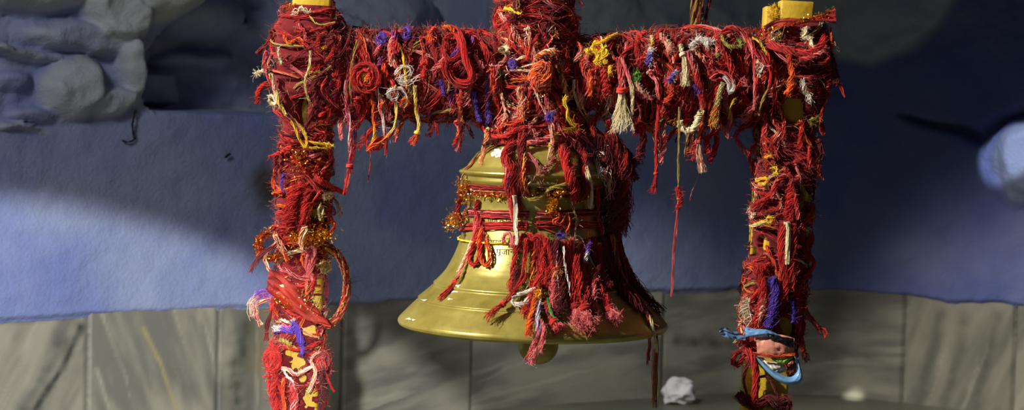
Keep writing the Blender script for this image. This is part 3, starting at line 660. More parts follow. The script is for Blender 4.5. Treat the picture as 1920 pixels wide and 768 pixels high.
thread(Cd, 'pink and white braided cord knotted low on left post', [(528, 690), (540, 692), (555, 702), (572, 694), (588, 686), (592, 700), (588, 714), (578, 735)], 12, 3.5, .8, 'PC', off=.014)
thread(S, 'pink white strand rising from the braided cord', [(590, 690), (583, 676), (590, 664), (600, 660)], 10, 3, .8, 'PC', off=.014)
thread(S, 'white looped string below the pink braided cord', [(532, 692), (538, 705), (548, 712), (552, 728)], 5, 2, .8, 'W', off=.014)
thread(Lp, 'red fluffy pompon bulging left of the lower left post', [(512, 650), (502, 668), (504, 684), (514, 690), (520, 672), (510, 662), (508, 680)], 60, 9, .7, 'R', fr=1.2, off=.004, fuzz=160)
thread(Lp, 'pink red pompon at the right edge of the lower left post', [(598, 662), (608, 664), (614, 678), (606, 688), (598, 676), (606, 668)], 34, 7, .8, 'RP', fr=1.2, off=.004, fuzz=80)
thread(T, 'orange string hanging at the bottom of left post', [(532, 708), (530, 735), (534, 768), (532, 790)], 12, 4, .8, 'OR', off=.012)
thread(T, 'pink red tassel at the very bottom of left post', [(548, 715), (552, 745), (548, 790)], 26, 7, .8, 'RP', off=.012, splay=1.4)
thread(T, 'wine red tassel down the right edge of lower left post', [(600, 700), (606, 730), (603, 765), (600, 790)], 24, 6, .7, 'D', off=.002)
thread(T, 'shaggy red tassel down the left edge of lower left post', [(516, 705), (512, 735), (518, 775)], 30, 7, .7, 'R', off=.004, fuzz=60)
thread(T, 'ragged red hank at the middle of left post', [(560, 345), (548, 375), (545, 405), (532, 430)], 60, 12, .7, 'R', off=.004, fr=1.3, fuzz=200)
thread(T, 'second ragged red hank, just right of the first', [(578, 355), (572, 385), (570, 410), (565, 430)], 50, 9, .7, 'R', off=.004, fr=1.3, fuzz=160)
# --- column
thread(S, 'yellow leaf-like strand at the top of the column', [(946, 15), (957, 18), (970, 24), (978, 26)], 8, 3, 1.2, 'Y', off=.008)
thread(Lp, 'cream rag scrap on the left of the column', [(936, 92), (945, 88), (954, 92), (946, 98), (938, 95)], 12, 3.5, 1., 'C', off=.004)
thread(Lp, 'large orange rag knot in the middle of the column', [(1000, 152), (1006, 132), (1016, 122), (1026, 130), (1022, 152), (1008, 162), (1004, 145), (1014, 135)], 50, 10, 1., 'OOP', off=.012, fr=.8)
thread(Lp, 'peach rag strip slanting over the orange knot', [(1004, 110), (1018, 100), (1034, 96), (1042, 98)], 22, 6, 1., 'OOC', off=.012)
thread(Lp, 'violet knot on the left side of the column', [(955, 120), (961, 112), (966, 122), (960, 128), (955, 122)], 12, 3.5, .8, 'U', off=.004)
thread(S, 'cream strand hanging from the orange knot', [(1002, 165), (1010, 185), (1020, 205), (1024, 215)], 9, 2.4, .9, 'CP', off=.012)
thread(S, 'cream and pink braid at the left foot of the column', [(940, 175), (946, 200), (948, 218), (944, 228)], 9, 3, .9, 'CP', off=.01)
thread(Lp, 'violet bud knot at the foot of the column', [(1028, 226), (1026, 216), (1032, 212), (1036, 220), (1032, 228), (1028, 222)], 22, 3.5, .9, 'U', off=.022)
thread(Cd, 'bright yellow wavy cord at the right foot of the column', [(1062, 180), (1058, 192), (1066, 206), (1064, 218), (1074, 232), (1078, 240), (1066, 242), (1055, 240)], 12, 4, 1., 'Y', twist=1, off=.02)
thread(T, 'pale pink hank on the left front of the column', [(972, 165), (980, 185), (978, 205), (982, 225)], 26, 7, .7, 'PCO', off=.008, fr=1.4)
for i, (x, y) in enumerate([(958, 62), (985, 72), (1012, 40), (1030, 78), (948, 140), (1045, 118), (968, 205), (990, 190)]):
    t_ = ['left above the scrap', 'upper middle', 'near the top edge', 'right of middle', 'left of the orange knot', 'right of the orange knot', 'low on the left', 'low in the middle'][i]
    thread(S, 'twisted cream and red thread on the column, '+t_, [(x, y-16), (x+6, y-6), (x-3, y+6), (x+4, y+18)], 4, 2, .7, 'CR', twist=3, off=.006)
# --- crossbeam, right half
for i, pts in enumerate([[(1158, 64), (1142, 72), (1130, 80), (1112, 84)], [(1118, 78), (1110, 92), (1122, 100), (1130, 92)], [(1128, 84), (1138, 98), (1128, 112), (1118, 118)], [(1112, 90), (1122, 106), (1116, 116), (1128, 122)], [(1136, 88), (1128, 104), (1136, 116), (1132, 120)], [(1142, 124), (1146, 132), (1142, 138), (1146, 126)], [(1098, 92), (1102, 98), (1106, 94)]]):
    thread(Lp, 'chunky bright yellow knot in the yellow cluster right of the column, '+['its long top arm', 'its upper left curl', 'its middle curl', 'its inner lower curl', 'its right curl', 'its lowest bud', 'its leftmost bud'][i], pts, 12, 4, 1.1, 'Y', off=.012, twist=1, group='yellow knots on the crossbeam')
thread(T, 'big cream fringe tassel hanging over the crossbeam right of column', [(1160, 108), (1166, 150), (1166, 185), (1166, 225), (1168, 252)], 32, 7, .8, 'RP', 'C', fringe=.58, splay=3.0, off=.012, twist=.5)
thread(T, 'rose and cream strand along the right of the big cream tassel', [(1166, 108), (1176, 135), (1184, 165), (1186, 200), (1184, 230)], 14, 4, .7, 'P', 'C', .4, off=.014)
thread(T, 'orange tassel left of the big cream tassel', [(1106, 130), (1108, 152), (1106, 180)], 16, 5, .8, 'RO', 'O', .5, off=.01)
thread(Cd, 'thick red hank right under the yellow cluster', [(1130, 125), (1136, 150), (1138, 178)], 46, 9, .8, 'R', off=.008, fuzz=60)
thread(T, 'violet tassel with white top on the right beam', [(1220, 90), (1219, 104), (1217, 122)], 28, 5, .7, 'W', 'U', .3, splay=1.9, off=.012)
thread(T, 'pale violet tuft lower right of the white-topped violet tassel', [(1270, 132), (1262, 143), (1254, 154)], 24, 5, .7, 'UC', 'U', .3, splay=1.6, off=.012)
thread(Lp, 'small green knot on the beam beside the cream tassel', [(1190, 142), (1196, 136), (1200, 144), (1194, 150), (1190, 144)], 22, 4, .8, 'G', off=.012)
thread(T, 'blush and cream strand slanting below the green knot', [(1192, 154), (1200, 166), (1212, 178), (1222, 186)], 18, 4, .8, 'CP', 'P', off=.014)
thread(Cd, 'lime green hook of thread on the top of the right beam', [(1354, 68), (1358, 80), (1368, 88), (1378, 88)], 16, 3.5, .9, 'L', off=.014)
thread(Lp, 'green curl beside the lime green hook', [(1384, 76), (1390, 80), (1388, 88), (1382, 86)], 14, 3, .9, 'GL', off=.012)
thread(S, 'green tipped strand under the beam top', [(1344, 80), (1345, 95), (1346, 108)], 18, 4, .8, 'P', 'G', .7, off=.014)
thread(T, 'white fan tassel spread on the top of the right beam', [(1304, 72), (1318, 74), (1334, 84)], 30, 4, .6, 'W', splay=4, off=.014, start=.2)
thread(T, 'white tassel spreading left on the top of the right beam', [(1314, 72), (1304, 78), (1296, 90)], 18, 3, .6, 'W', splay=3, off=.014, start=.2)
thread(T, 'blush fringe on the beam top left of the white fan', [(1238, 66), (1252, 80), (1260, 98)], 26, 6, .6, 'CP', splay=2, off=.012)
thread(T, 'yellow cream bud left of the blush fringe', [(1221, 68), (1224, 76), (1224, 84)], 12, 3.5, .9, 'YC', off=.012)
thread(T, 'slender cream tassel tied with a pink knot on the right beam', [(1276, 84), (1280, 100), (1285, 125), (1284, 160)], 22, 4.5, .7, 'C', splay=1.7, fringe=.7, off=.014)
thread(T, 'long rose tassel beside the slender cream tassel', [(1286, 98), (1298, 118), (1306, 145), (1316, 175), (1322, 200)], 46, 7, .7, 'P', 'R', .4, off=.012, fuzz=60)
thread(Lp, 'pink and white knot hanging at the middle of the right beam', [(1332, 148), (1344, 136), (1360, 138), (1374, 152), (1376, 168), (1366, 172), (1368, 156), (1356, 144)], 16, 4, .9, 'RP', 'W', .5, off=.016)
thread(Lp, 'white spiral curl of thread on the right beam', [(1415, 122), (1424, 118), (1431, 126), (1426, 136), (1416, 134), (1420, 124), (1427, 128)], 5, 2, .7, 'W', off=.014)
thread(Lp, 'blush curls below the white spiral curl', [(1388, 150), (1396, 144), (1402, 156), (1394, 162), (1390, 152), (1404, 160), (1400, 172)], 5, 2, .7, 'P', off=.014)
thread(Cd, 'thick cream cord looped under the right beam', [(1274, 226), (1276, 238), (1290, 246), (1304, 236), (1310, 218), (1316, 208)], 40, 7, 1.2, 'C', twist=2, off=.018, fr=.1)
thread(S, 'tiny yellow knot at the left end of the cream cord', [(1265, 232), (1270, 224), (1272, 232)], 10, 3, .9, 'YO', off=.014)
thread(T, 'very long thread hanging free right of the bell, green above and red below', [(1274, 200), (1273, 240), (1272, 300), (1272, 345), (1272, 375), (1270, 400), (1266, 440), (1262, 480), (1262, 520), (1259, 556)], 5, 2, .6, 'L', 'RP', fringe=.55, splay=.7, off=.012)
thread(Lp, 'fluffy red wad half way down the very long thread', [(1270, 350), (1274, 365), (1276, 380), (1270, 390)], 30, 4, .5, 'R', fr=1.6, back=-.062, fuzz=40)
thread(T, 'blush tassel hanging free below the cream cord', [(1318, 175), (1314, 225), (1310, 255), (1311, 285), (1318, 322)], 16, 4, .8, 'P', 'PC', fringe=.4, splay=1.6, off=.012)
thread(T, 'red pendant tassel on a cord hanging right of the bell', [(1236, 190), (1232, 240), (1230, 290), (1230, 325), (1225, 362)], 10, 3, .8, 'R', 'R', fringe=.24, splay=2.6, off=.008)
thread(T, 'tan frayed tassel low on the right beam', [(1356, 155), (1348, 180), (1343, 205), (1335, 238)], 30, 5, .6, 'LC', 'LO', .5, splay=2.6, off=.014)
thread(S, 'red strand ending in a yellow curl near the right post', [(1440, 100), (1445, 135), (1440, 165), (1430, 190), (1422, 216)], 7, 2.5, .8, 'R', 'L', .55, off=.016)
thread(S, 'straight red strand with a pink tip left of the yellow curl', [(1412, 90), (1414, 130), (1416, 165), (1413, 206)], 7, 2.5, .8, 'RP', 'P', .8, off=.016)
thread(S, 'yellow strand hooked over the beam top near right post', [(1410, 71), (1424, 78), (1432, 92), (1438, 104)], 6, 2.5, .9, 'YL', off=.014)
thread(Cd, 'long thick red cord arching down the right beam', [(1344, 58), (1350, 85), (1362, 105), (1372, 130), (1372, 150)], 30, 5.5, .9, 'R', off=.012, fuzz=40)
thread(Cd, 'thick red cord arching over the beam top toward the right post', [(1352, 66), (1372, 54), (1395, 66), (1412, 92), (1432, 112), (1445, 130)], 30, 6, .9, 'RRP', off=.012, fuzz=50)
thread(T, 'orange brown tuft on the lower middle right beam', [(1262, 160), (1258, 178), (1246, 194)], 26, 5, .7, 'OR', off=.012)
thread(S, 'small violet strand among red on the right beam', [(1300, 160), (1306, 166), (1312, 174)], 9, 3, .8, 'U', off=.016)
thread(T, 'lone red thread dropping from the right beam past the cream cord', [(1320, 195), (1316, 225), (1314, 250), (1312, 262)], 12, 3, .7, 'RO', off=.014)
thread(S, 'olive yellow strands low on the right beam', [(1378, 185), (1370, 200), (1366, 222)], 6, 2.5, .7, 'LY', off=.014)
thread(Lp, 'red fluff ball under the beam right of the cream tassel', [(1192, 238), (1200, 232), (1205, 240), (1196, 247), (1192, 240)], 40, 6, .6, 'R', fr=1.6, fuzz=60)
thread(T, 'red tassel hanging in front of the bell flank under the beam', [(1140, 225), (1146, 250), (1144, 272)], 26, 6, .8, 'R', off=.012)
# --- right corner and post
thread(T, 'vivid orange tassel at the head of the right post', [(1478, 102), (1484, 125), (1486, 148), (1478, 178)], 34, 5, .8, 'RO', 'O', .4, splay=1.7, off=.016)
thread(Lp, 'cream cloth tie at the head of the right post', [(1508, 52), (1513, 64), (1506, 72), (1516, 70), (1522, 82), (1528, 88)], 22, 4.5, 1.1, 'C', off=.014)
thread(T, 'white curled tuft under the orange tassel', [(1503, 150), (1508, 166), (1514, 178), (1520, 190)], 10, 5, .7, 'CW', fr=2, off=.014)
thread(Cd, 'heavy red cord sagging round the head of right post', [(1440, 82), (1465, 92), (1495, 100), (1525, 98), (1542, 84), (1548, 70)], 40, 7, .9, 'R', off=.014, fuzz=60)
thread(Cd, 'second heavy red cord sagging below the first', [(1500, 112), (1520, 108), (1540, 98), (1548, 88)], 34, 6, .9, 'RP', off=.016)
thread(T, 'wine red tassel at the right edge of the right post', [(1552, 96), (1562, 120), (1568, 155)], 36, 6, .8, 'D', off=.0, splay=1.4)
thread(T, 'rose tassel tip at the right edge of the right post', [(1556, 130), (1564, 144), (1568, 160)], 26, 5, .8, 'PR', off=.0)
thread(T, 'lowest dark red tassel at the right edge of post head', [(1552, 150), (1548, 168), (1538, 186)], 46, 9, .8, 'DR', off=.0)
thread(Lp, 'green bud knot on the right edge of the right post', [(1520, 226), (1526, 222), (1530, 228), (1524, 234), (1520, 228)], 18, 3.5, .9, 'L', off=.004)
thread(Lp, 'fluffy yellow pompon between the two post tops', [(1450, 12), (1456, 18), (1456, 30), (1450, 34), (1450, 20)], 60, 6, .6, 'Y', fr=1.6, back=-.03, fuzz=100)
thread(S, 'yellow thread tied slanting across the middle of right post', [(1407, 424), (1420, 420), (1435, 415), (1448, 411)], 10, 3.5, .9, 'YC', off=.014)
thread(Lp, 'yellow knot at the end of the slanting yellow thread', [(1438, 410), (1444, 406), (1448, 412), (1442, 418), (1438, 412)], 14, 3, .9, 'Y', off=.016)
thread(Lp, 'small yellow knot, highest on the right post', [(1449, 316), (1455, 314), (1458, 322), (1452, 326)], 14, 3, .9, 'Y', off=.012)
thread(Lp, 'yellow bow left of the highest yellow knot', [(1418, 340), (1428, 334), (1440, 336), (1434, 345), (1422, 344)], 12, 3, .9, 'Y', off=.012)
thread(S, 'short yellow bar of thread near the top of right post', [(1434, 296), (1442, 293), (1448, 292)], 10, 3, .9, 'YO', off=.012)
thread(Cd, 'flat cream ribbon hanging on the right post', [(1475, 416), (1477, 440), (1476, 465), (1475, 495)], 40, 5.5, .9, 'C', off=.016, twist=.1, fr=.2)
thread(Lp, 'red cord with white edge arching on the right post', [(1448, 372), (1452, 350), (1462, 334), (1478, 328), (1488, 338), (1498, 332)], 26, 5, .8, 'RRP', off=.016)
thread(T, 'red and white hank below the arching red cord', [(1482, 340), (1490, 365), (1494, 390), (1498, 410)], 18, 5, .7, 'RPR', off=.016)
thread(T, 'thick shaggy red hank down the right post', [(1484, 345), (1482, 375), (1478, 405)], 60, 10, .7, 'R', off=.010, fr=1.3, fuzz=120)
thread(T, 'yellow green tassel at the right edge of right post', [(1500, 345), (1508, 360), (1517, 376)], 22, 4, .7, 'YL', splay=2.6, off=.004)
thread(Lp, 'cream knot at the right edge of right post', [(1512, 430), (1518, 428), (1520, 436), (1513, 438)], 14, 3.5, .9, 'C', off=.0)
thread(Lp, 'cream knot at the left edge of right post', [(1404, 400), (1410, 398), (1414, 404), (1407, 407)], 14, 3.5, .9, 'CP', off=.008)
thread(T, 'violet tassel in the middle of the right post', [(1448, 520), (1454, 545), (1450, 575), (1440, 612)], 60, 8, .7, 'U', off=.016, fr=1.2, fuzz=80)
thread(T, 'pale violet tassel at the right of the large violet tassel', [(1484, 562), (1488, 582), (1486, 604)], 26, 5, .6, 'U', off=.010, splay=1.4)
thread(T, 'blush cream tuft left of the violet tassel', [(1432, 560), (1428, 580), (1424, 600)], 26, 5, .6, 'CP', off=.014)
thread(Cd, 'bright red hank running down the right post beside the cream ribbon', [(1468, 420), (1466, 460), (1470, 500), (1472, 540), (1468, 565)], 60, 8, .8, 'R', off=.012, fuzz=140)
thread(Cd, 'bright red hank right of the cream ribbon', [(1484, 420), (1488, 460), (1482, 500), (1486, 540)], 60, 8, .8, 'R', off=.010, fuzz=140)
thread(T, 'shaggy red hank at the lower left of the violet tassel', [(1420, 500), (1430, 535), (1432, 570), (1415, 615)], 60, 9, .7, 'R', off=.010, fr=1.3, fuzz=140)
thread(T, 'red hank at the lower right edge of the right post', [(1494, 540), (1496, 580), (1500, 625)], 40, 6, .7, 'R', off=.004, fr=1.2, fuzz=80)
thread(T, 'white and yellow frayed threads at left edge of right post', [(1400, 560), (1396, 580), (1404, 605)], 16, 8, .5, 'WL', off=.014, fr=2.4)
thread(Lp, 'dark red glossy bow left of the printed wrapper', [(1392, 656), (1380, 662), (1374, 678), (1384, 684), (1394, 668), (1398, 656)], 36, 5, .8, 'DR', off=.008)
thread(S, 'red cord tied under the printed wrapper down the right post', [(1398, 652), (1410, 668), (1418, 700), (1416, 735), (1414, 775)], 30, 6, .9, 'R', off=.010)
thread(S, 'dark red thread slanting over the yellow foot of right post', [(1408, 668), (1395, 705), (1400, 735), (1412, 755)], 9, 3, .8, 'D', off=.006)
thread(S, 'dark red thread branching right over the yellow foot of post', [(1424, 706), (1440, 706), (1452, 728), (1464, 752)], 8, 2.5, .8, 'D', off=.006)
thread(Lp, 'dark red tangle at the bottom of the right post', [(1384, 738), (1400, 755), (1420, 762), (1440, 748), (1462, 758), (1474, 750), (1470, 775), (1440, 780)], 50, 9, .8, 'D', off=.010, fr=1.3, fuzz=60)

# --- on the bell
def ring(label, y0, y1, n, R, pal, tilt=0., r=.9, k=0):
    """bands of thread passed right round the bell"""
    g = Geo(); th = np.linspace(0, 2*math.pi, 60)
    for j in range(n):
        z = bell_z(y0+(y1-y0)*(j+.5)/n)+tilt*.01*np.sin(th+k)+rng.normal(0, .0006); rr = np.interp(z, pz, prr)+.0018+rng.uniform(0, .002)
        P = np.stack([AX0[0]+rr*np.sin(th), -rr*np.cos(th), z+0*th], 1)
        P = P+wob(60, .001, 5); P[-1] = P[0]; bundle(g, P[::2], 2, R*PX*.5, r*PX, pal, m=60, fr=.4, uneven=0)
    return tag(g.build('thread_band', M_YARN), label, 'thread')
ring('broad band of dusty red threads round the bell shoulder', 346, 364, 14, 1.6, 'DPR')
ring('broad band of red threads round the bell waist, middle of three', 388, 402, 12, 1.6, 'RDP', .35)
ring('slanting band of red threads round the bell waist, lowest of three', 418, 432, 10, 1.6, 'RRD', 1.0, k=1.2)
ring('thin yellow thread tied round the bell above its flare', 448, 451, 2, 1.8, 'Y', .15, 1.2)
bt = dict(only='bell')
thread(T, 'long left tassel on the bell, white and yellow strands ending in a red brush', [(893, 405), (890, 440), (880, 470), (868, 505), (845, 540), (816, 570)], 10, 4, 1., 'RP', 'R', fringe=.30, splay=1.3, **bt)
thread(S, 'white twisted strand lying in the long left tassel', [(885, 450), (876, 475), (868, 495), (858, 510)], 9, 3.5, .9, 'WC', off=.006, **bt)
thread(S, 'yellow strand alongside the white twisted strand', [(880, 480), (872, 498), (864, 522), (858, 532)], 9, 3, .9, 'YL', off=.005, **bt)
thread(Lp, 'red loop of cord hanging on the left front of the bell', [(897, 430), (890, 455), (880, 480), (884, 494), (895, 492), (900, 470), (902, 440)], 14, 4, .9, 'R', off=.008, twist=3, **bt)
thread(Lp, 'red and orange loop of cord, right of the plain red loop', [(905, 425), (898, 455), (902, 485), (912, 498), (919, 485), (915, 460), (908, 435)], 12, 4, .9, 'RRO', off=.008, twist=3, **bt)
thread(Cd, 'knotted red cord crossing the band at the bell left', [(896, 375), (892, 395), (900, 410), (904, 428)], 20, 4.5, .9, 'RD', off=.008, **bt)
thread(S, 'dark red cord over the bands at the left of the bell', [(868, 350), (862, 375), (858, 395), (866, 420)], 20, 5, .8, 'DR', off=.004, **bt)
thread(S, 'long white ribbon strand down the front of the bell', [(964, 366), (968, 395), (967, 425), (970, 445), (968, 458)], 14, 3.4, 1., 'WC', off=.020, twist=.3, fr=.2, **bt)
thread(S, 'pink and white strand above the long white ribbon', [(950, 300), (952, 330), (954, 360), (958, 390), (965, 420)], 12, 4, .8, 'PRU', 'RP', off=.014, **bt)
thread(T, 'wavy red hank falling over the left of the bell shoulder', [(968, 245), (960, 270), (950, 295), (958, 320), (952, 345), (962, 370), (972, 395)], 50, 9, .8, 'R', off=.012, fr=1.2, fuzz=120, only='bell')
thread(T, 'dark red hank beside the wavy red hank', [(980, 250), (978, 285), (984, 315), (978, 345), (985, 362)], 34, 7, .8, 'DR', off=.008, fr=1.2, **bt)
thread(S, 'red and yellow twisted strand over the bell shoulder', [(985, 262), (984, 300), (982, 330), (986, 350), (992, 362)], 8, 3, .9, 'RY', twist=3, off=.014, **bt)
thread(Lp, 'pale green curl of thread on the bell shoulder', [(988, 330), (996, 334), (993, 344), (986, 348)], 4, 1.5, .8, 'C', off=.010, **bt)
thread(Cd, 'thick bright red braid over the front of the bell crown', [(1040, 240), (1050, 262), (1058, 285), (1064, 312), (1070, 335), (1078, 355), (1078, 378)], 60, 9, .9, 'R', twist=3, off=.012, fuzz=120, **bt)
thread(S, 'thin twisted red and cream string below the thick braid', [(1072, 370), (1076, 395), (1082, 410), (1078, 435), (1080, 455)], 8, 2.5, .9, 'RC', twist=4, off=.010, **bt)
thread(Cd, 'flat cream ribbon with folded foot on the right of bell', [(1098, 312), (1103, 330), (1107, 352), (1108, 375), (1106, 388), (1111, 386)], 26, 4.5, 1., 'C', off=.014, twist=.2, fr=.2, **bt)
thread(T, 'pink cord with white ends splayed right over the bell crown', [(1032, 238), (1046, 240), (1056, 256), (1072, 270), (1098, 274), (1132, 290)], 20, 5, .9, 'RP', 'W', fringe=.32, splay=4, off=.016, only='bell')
thread(T, 'second white splayed end falling below the pink cord', [(1098, 276), (1112, 292), (1122, 310), (1130, 330)], 12, 4, .7, 'PW', 'W', splay=2.5, off=.012, **bt)
thread(Lp, 'small red coil on the splayed white cord', [(1094, 284), (1102, 280), (1108, 288), (1100, 294), (1095, 286)], 14, 3.5, .9, 'R', off=.020, **bt)
thread(S, 'yellow stub of cord under the pink cord', [(1044, 248), (1040, 258), (1034, 268), (1031, 274)], 14, 4, 1., 'Y', off=.016, **bt)
thread(S, 'olive flat strand curving across the bell shoulder', [(978, 366), (995, 374), (1015, 368), (1030, 354), (1050, 348), (1068, 344)], 10, 3, 1., 'L', off=.009, **bt)
thread(S, 'tan thin strand from the bell crown down its left shoulder', [(945, 266), (915, 280), (890, 302), (870, 325), (866, 345)], 8, 2.5, .8, 'RLD', off=.002, **bt)
thread(Lp, 'red and yellow tangled cord at the middle of the bell', [(1030, 402), (1045, 396), (1050, 408), (1038, 416), (1052, 420), (1062, 400), (1068, 418), (1064, 436)], 12, 3.5, .9, 'RO', off=.010, **bt)
thread(S, 'fine red thread slanting across the lettering', [(998, 416), (1015, 426), (1035, 434), (1050, 440)], 3, 1.2, .8, 'RD', off=.003, **bt)
thread(Lp, 'pink loop knot beside the engraved lettering', [(945, 455), (944, 442), (954, 436), (960, 448), (958, 462), (964, 458), (960, 440)], 14, 3, .9, 'P', off=.010, **bt)
thread(S, 'wispy rose strands on the bell shoulder', [(975, 285), (1000, 300), (1015, 320), (1005, 345)], 8, 6, .6, 'PD', off=.006, fr=2, **bt)
thread(S, 'rose strand slanting under the braid', [(1040, 295), (1028, 312), (1012, 326)], 14, 5, .7, 'PD', off=.008, **bt)
thread(S, 'fine cream strands down the right of the bell shoulder', [(1125, 300), (1135, 325), (1145, 345), (1140, 370)], 10, 7, .6, 'PC', off=.012, fr=2, **bt)
thread(T, 'red string with frayed foot hanging right of the cream ribbon', [(1120, 350), (1122, 385), (1122, 410), (1130, 440)], 10, 3, .8, 'R', 'RP', splay=2.4, off=.010, **bt)
# the heap of tassels on the bell's front
front = [
 ('red cord curving down the front heap, its left edge', [(975, 446), (966, 480), (962, 510), (958, 540), (966, 548)], 16, 4.5, 'R', None),
 ('red string crossing left with a brush end on the flare', [(985, 446), (984, 490), (978, 525), (955, 558), (930, 580), (904, 604)], 14, 4, 'R', 'R'),
 ('wide red loop at the top left of the front heap', [(965, 470), (975, 448), (992, 440), (1004, 456), (1000, 486), (1006, 510)], 20, 5, 'R', None),
 ('second wide red loop in the front heap', [(985, 478), (998, 450), (1014, 442), (1022, 462), (1014, 498), (1018, 530)], 22, 5, 'R', None),
 ('thick red hank in the left middle of the front heap', [(1008, 450), (1014, 500), (1004, 540), (996, 575), (985, 592)], 46, 8, 'R', None),
 ('red hank with yellow strand in the front heap', [(1000, 470), (996, 520), (1002, 560), (1000, 590)], 20, 5, 'RRY', None),
 ('red loop hanging in the centre of the front heap', [(1024, 446), (1032, 480), (1040, 505), (1030, 520), (1022, 495)], 26, 6, 'R', None),
 ('pale red cord in the centre right of the front heap', [(1072, 445), (1076, 490), (1086, 520), (1102, 545), (1110, 562)], 14, 4.5, 'P', None),
 ('long red hank right of the centre of the front heap', [(1064, 452), (1068, 500), (1074, 550), (1082, 590), (1092, 615)], 50, 8, 'R', 'P'),
 ('red hank ending in a rosy brush near the bell rim', [(1078, 480), (1084, 530), (1094, 575), (1112, 618)], 40, 8, 'R', 'P'),
 ('red loop on the right of the front heap', [(1094, 450), (1092, 490), (1100, 525), (1112, 530), (1122, 510), (1124, 480), (1126, 460)], 18, 4.5, 'R', None),
 ('big splayed rose brush tassel right of the heap', [(1116, 520), (1128, 545), (1142, 575), (1156, 604)], 40, 7, 'R', 'P'),
 ('second red loop at the right edge of the front heap', [(1104, 448), (1100, 480), (1106, 512), (1118, 520)], 14, 4, 'RD', None),
 ('dark red hank behind the front heap', [(1040, 450), (1046, 500), (1050, 560), (1046, 590)], 40, 9, 'D', None),
 ('short red brush tassel left of the green thread', [(1018, 560), (1030, 590), (1052, 622)], 34, 6, 'DR', 'RP'),
 ('ragged red hank under the yellow tie', [(1050, 452), (1056, 480), (1042, 505), (1034, 520)], 34, 7, 'RO', None),
 ('rosy strand along the right of the heap', [(1120, 528), (1108, 548), (1122, 590), (1116, 600)], 12, 3.5, 'P', None),
 ('red hank falling from the lowest band to the flare', [(1098, 540), (1104, 570), (1098, 600), (1104, 622)], 34, 7, 'R', 'P')]
for lab, pts, n, R, pal, p2 in front:
    thread(T if p2 else Cd, lab, pts, int(n*.9), R*1.0, .75, pal, p2, off=.006+rng.uniform(0, .010), splay=2.0 if p2 else 1.2, fringe=.28 if p2 else None, twist=rng.uniform(.5, 2.2), fr=rng.uniform(.8, 1.6), fuzz=0 if p2 else n*3, **bt)
for i in range(9):
    x, y = rng.uniform(966, 1124), rng.uniform(448, 520); l_ = rng.uniform(30, 75); dx = rng.normal(0, 10)
    thread('thread_tuft', 'short red tuft, one of many in the heap on the front of the bell', [(x, y), (x+dx*.3+rng.normal(0, 4), y+l_*.35), (x+dx*.8+rng.normal(0, 4), y+l_*.7), (x+dx, y+l_)], int(rng.integers(8, 20)), rng.uniform(3, 6), .7, ['R', 'R', 'R', 'D', 'RO', 'P'][rng.integers(6)], off=rng.uniform(.003, .018), fr=rng.uniform(.8, 1.8), splay=rng.uniform(.8, 2), uneven=.4, group='tufts in the heap on the bell', **bt)
thread(T, 'bright orange brush tassel low on the front of the bell', [(1003, 560), (998, 585), (994, 605), (992, 628)], 34, 5, .8, 'O', off=.014, splay=1.6, **bt)
thread(Lp, 'white loop of cord with pink tail on the bell flare', [(1004, 542), (985, 548), (968, 552), (960, 562), (968, 570), (984, 568), (996, 556)], 12, 4, .9, 'W', off=.012, **bt)
thread(S, 'lilac and white thin tassel over the clapper with pink tip', [(1010, 560, -.004), (1009, 595), (1010, 615), (1003, 645), (993, 682)], 22, 4.5, .7, 'UW', 'P', .55, off=.016, splay=2.2, **bt)
thread(S, 'pink frayed strand beside the lilac tassel', [(1016, 600), (1020, 625), (1012, 660)], 14, 4, .6, 'P', off=.018, splay=1.8, **bt)
thread(S, 'green thread low on the front of the bell', [(1027, 560), (1031, 578), (1036, 590), (1046, 602)], 10, 3, .9, 'G', off=.014, **bt)
thread(Lp, 'yellow knot above the orange brush tassel', [(1004, 548), (1010, 544), (1014, 552), (1008, 558), (1004, 550)], 14, 3.5, .9, 'YO', off=.018, **bt)
thread(Lp, 'yellow orange knot in the centre of the front heap', [(1040, 505), (1046, 500), (1050, 512), (1042, 520), (1036, 512)], 16, 4, .9, 'YO', off=.018, **bt)
thread(S, 'lilac strand at the top right of the front heap', [(1106, 455), (1102, 470), (1098, 490)], 18, 4.5, .8, 'U', 'W', .6, off=.016, **bt)
thread(S, 'violet knot on the yellow tie', [(1044, 441), (1050, 438), (1056, 444), (1048, 447)], 14, 3, .9, 'U', off=.012, **bt)
thread(S, 'fine white thread on the heap, left one', [(1046, 470), (1044, 505), (1048, 540), (1052, 560)], 2, 1.2, .7, 'W', off=.020, **bt)
thread(S, 'white thread on the heap, right one', [(1056, 462), (1060, 500), (1066, 530), (1070, 555)], 4, 2, .8, 'W', off=.020, **bt)
thread(S, 'fine white thread curving off the right of the heap', [(1078, 440), (1090, 446), (1100, 470), (1125, 512), (1145, 500)], 2, 1.2, .6, 'W', off=.012, **bt)
thread(S, 'orange yellow knot at the right end of the yellow tie', [(1130, 450), (1140, 448), (1150, 447)], 12, 3.5, .9, 'YO', off=.012, **bt)
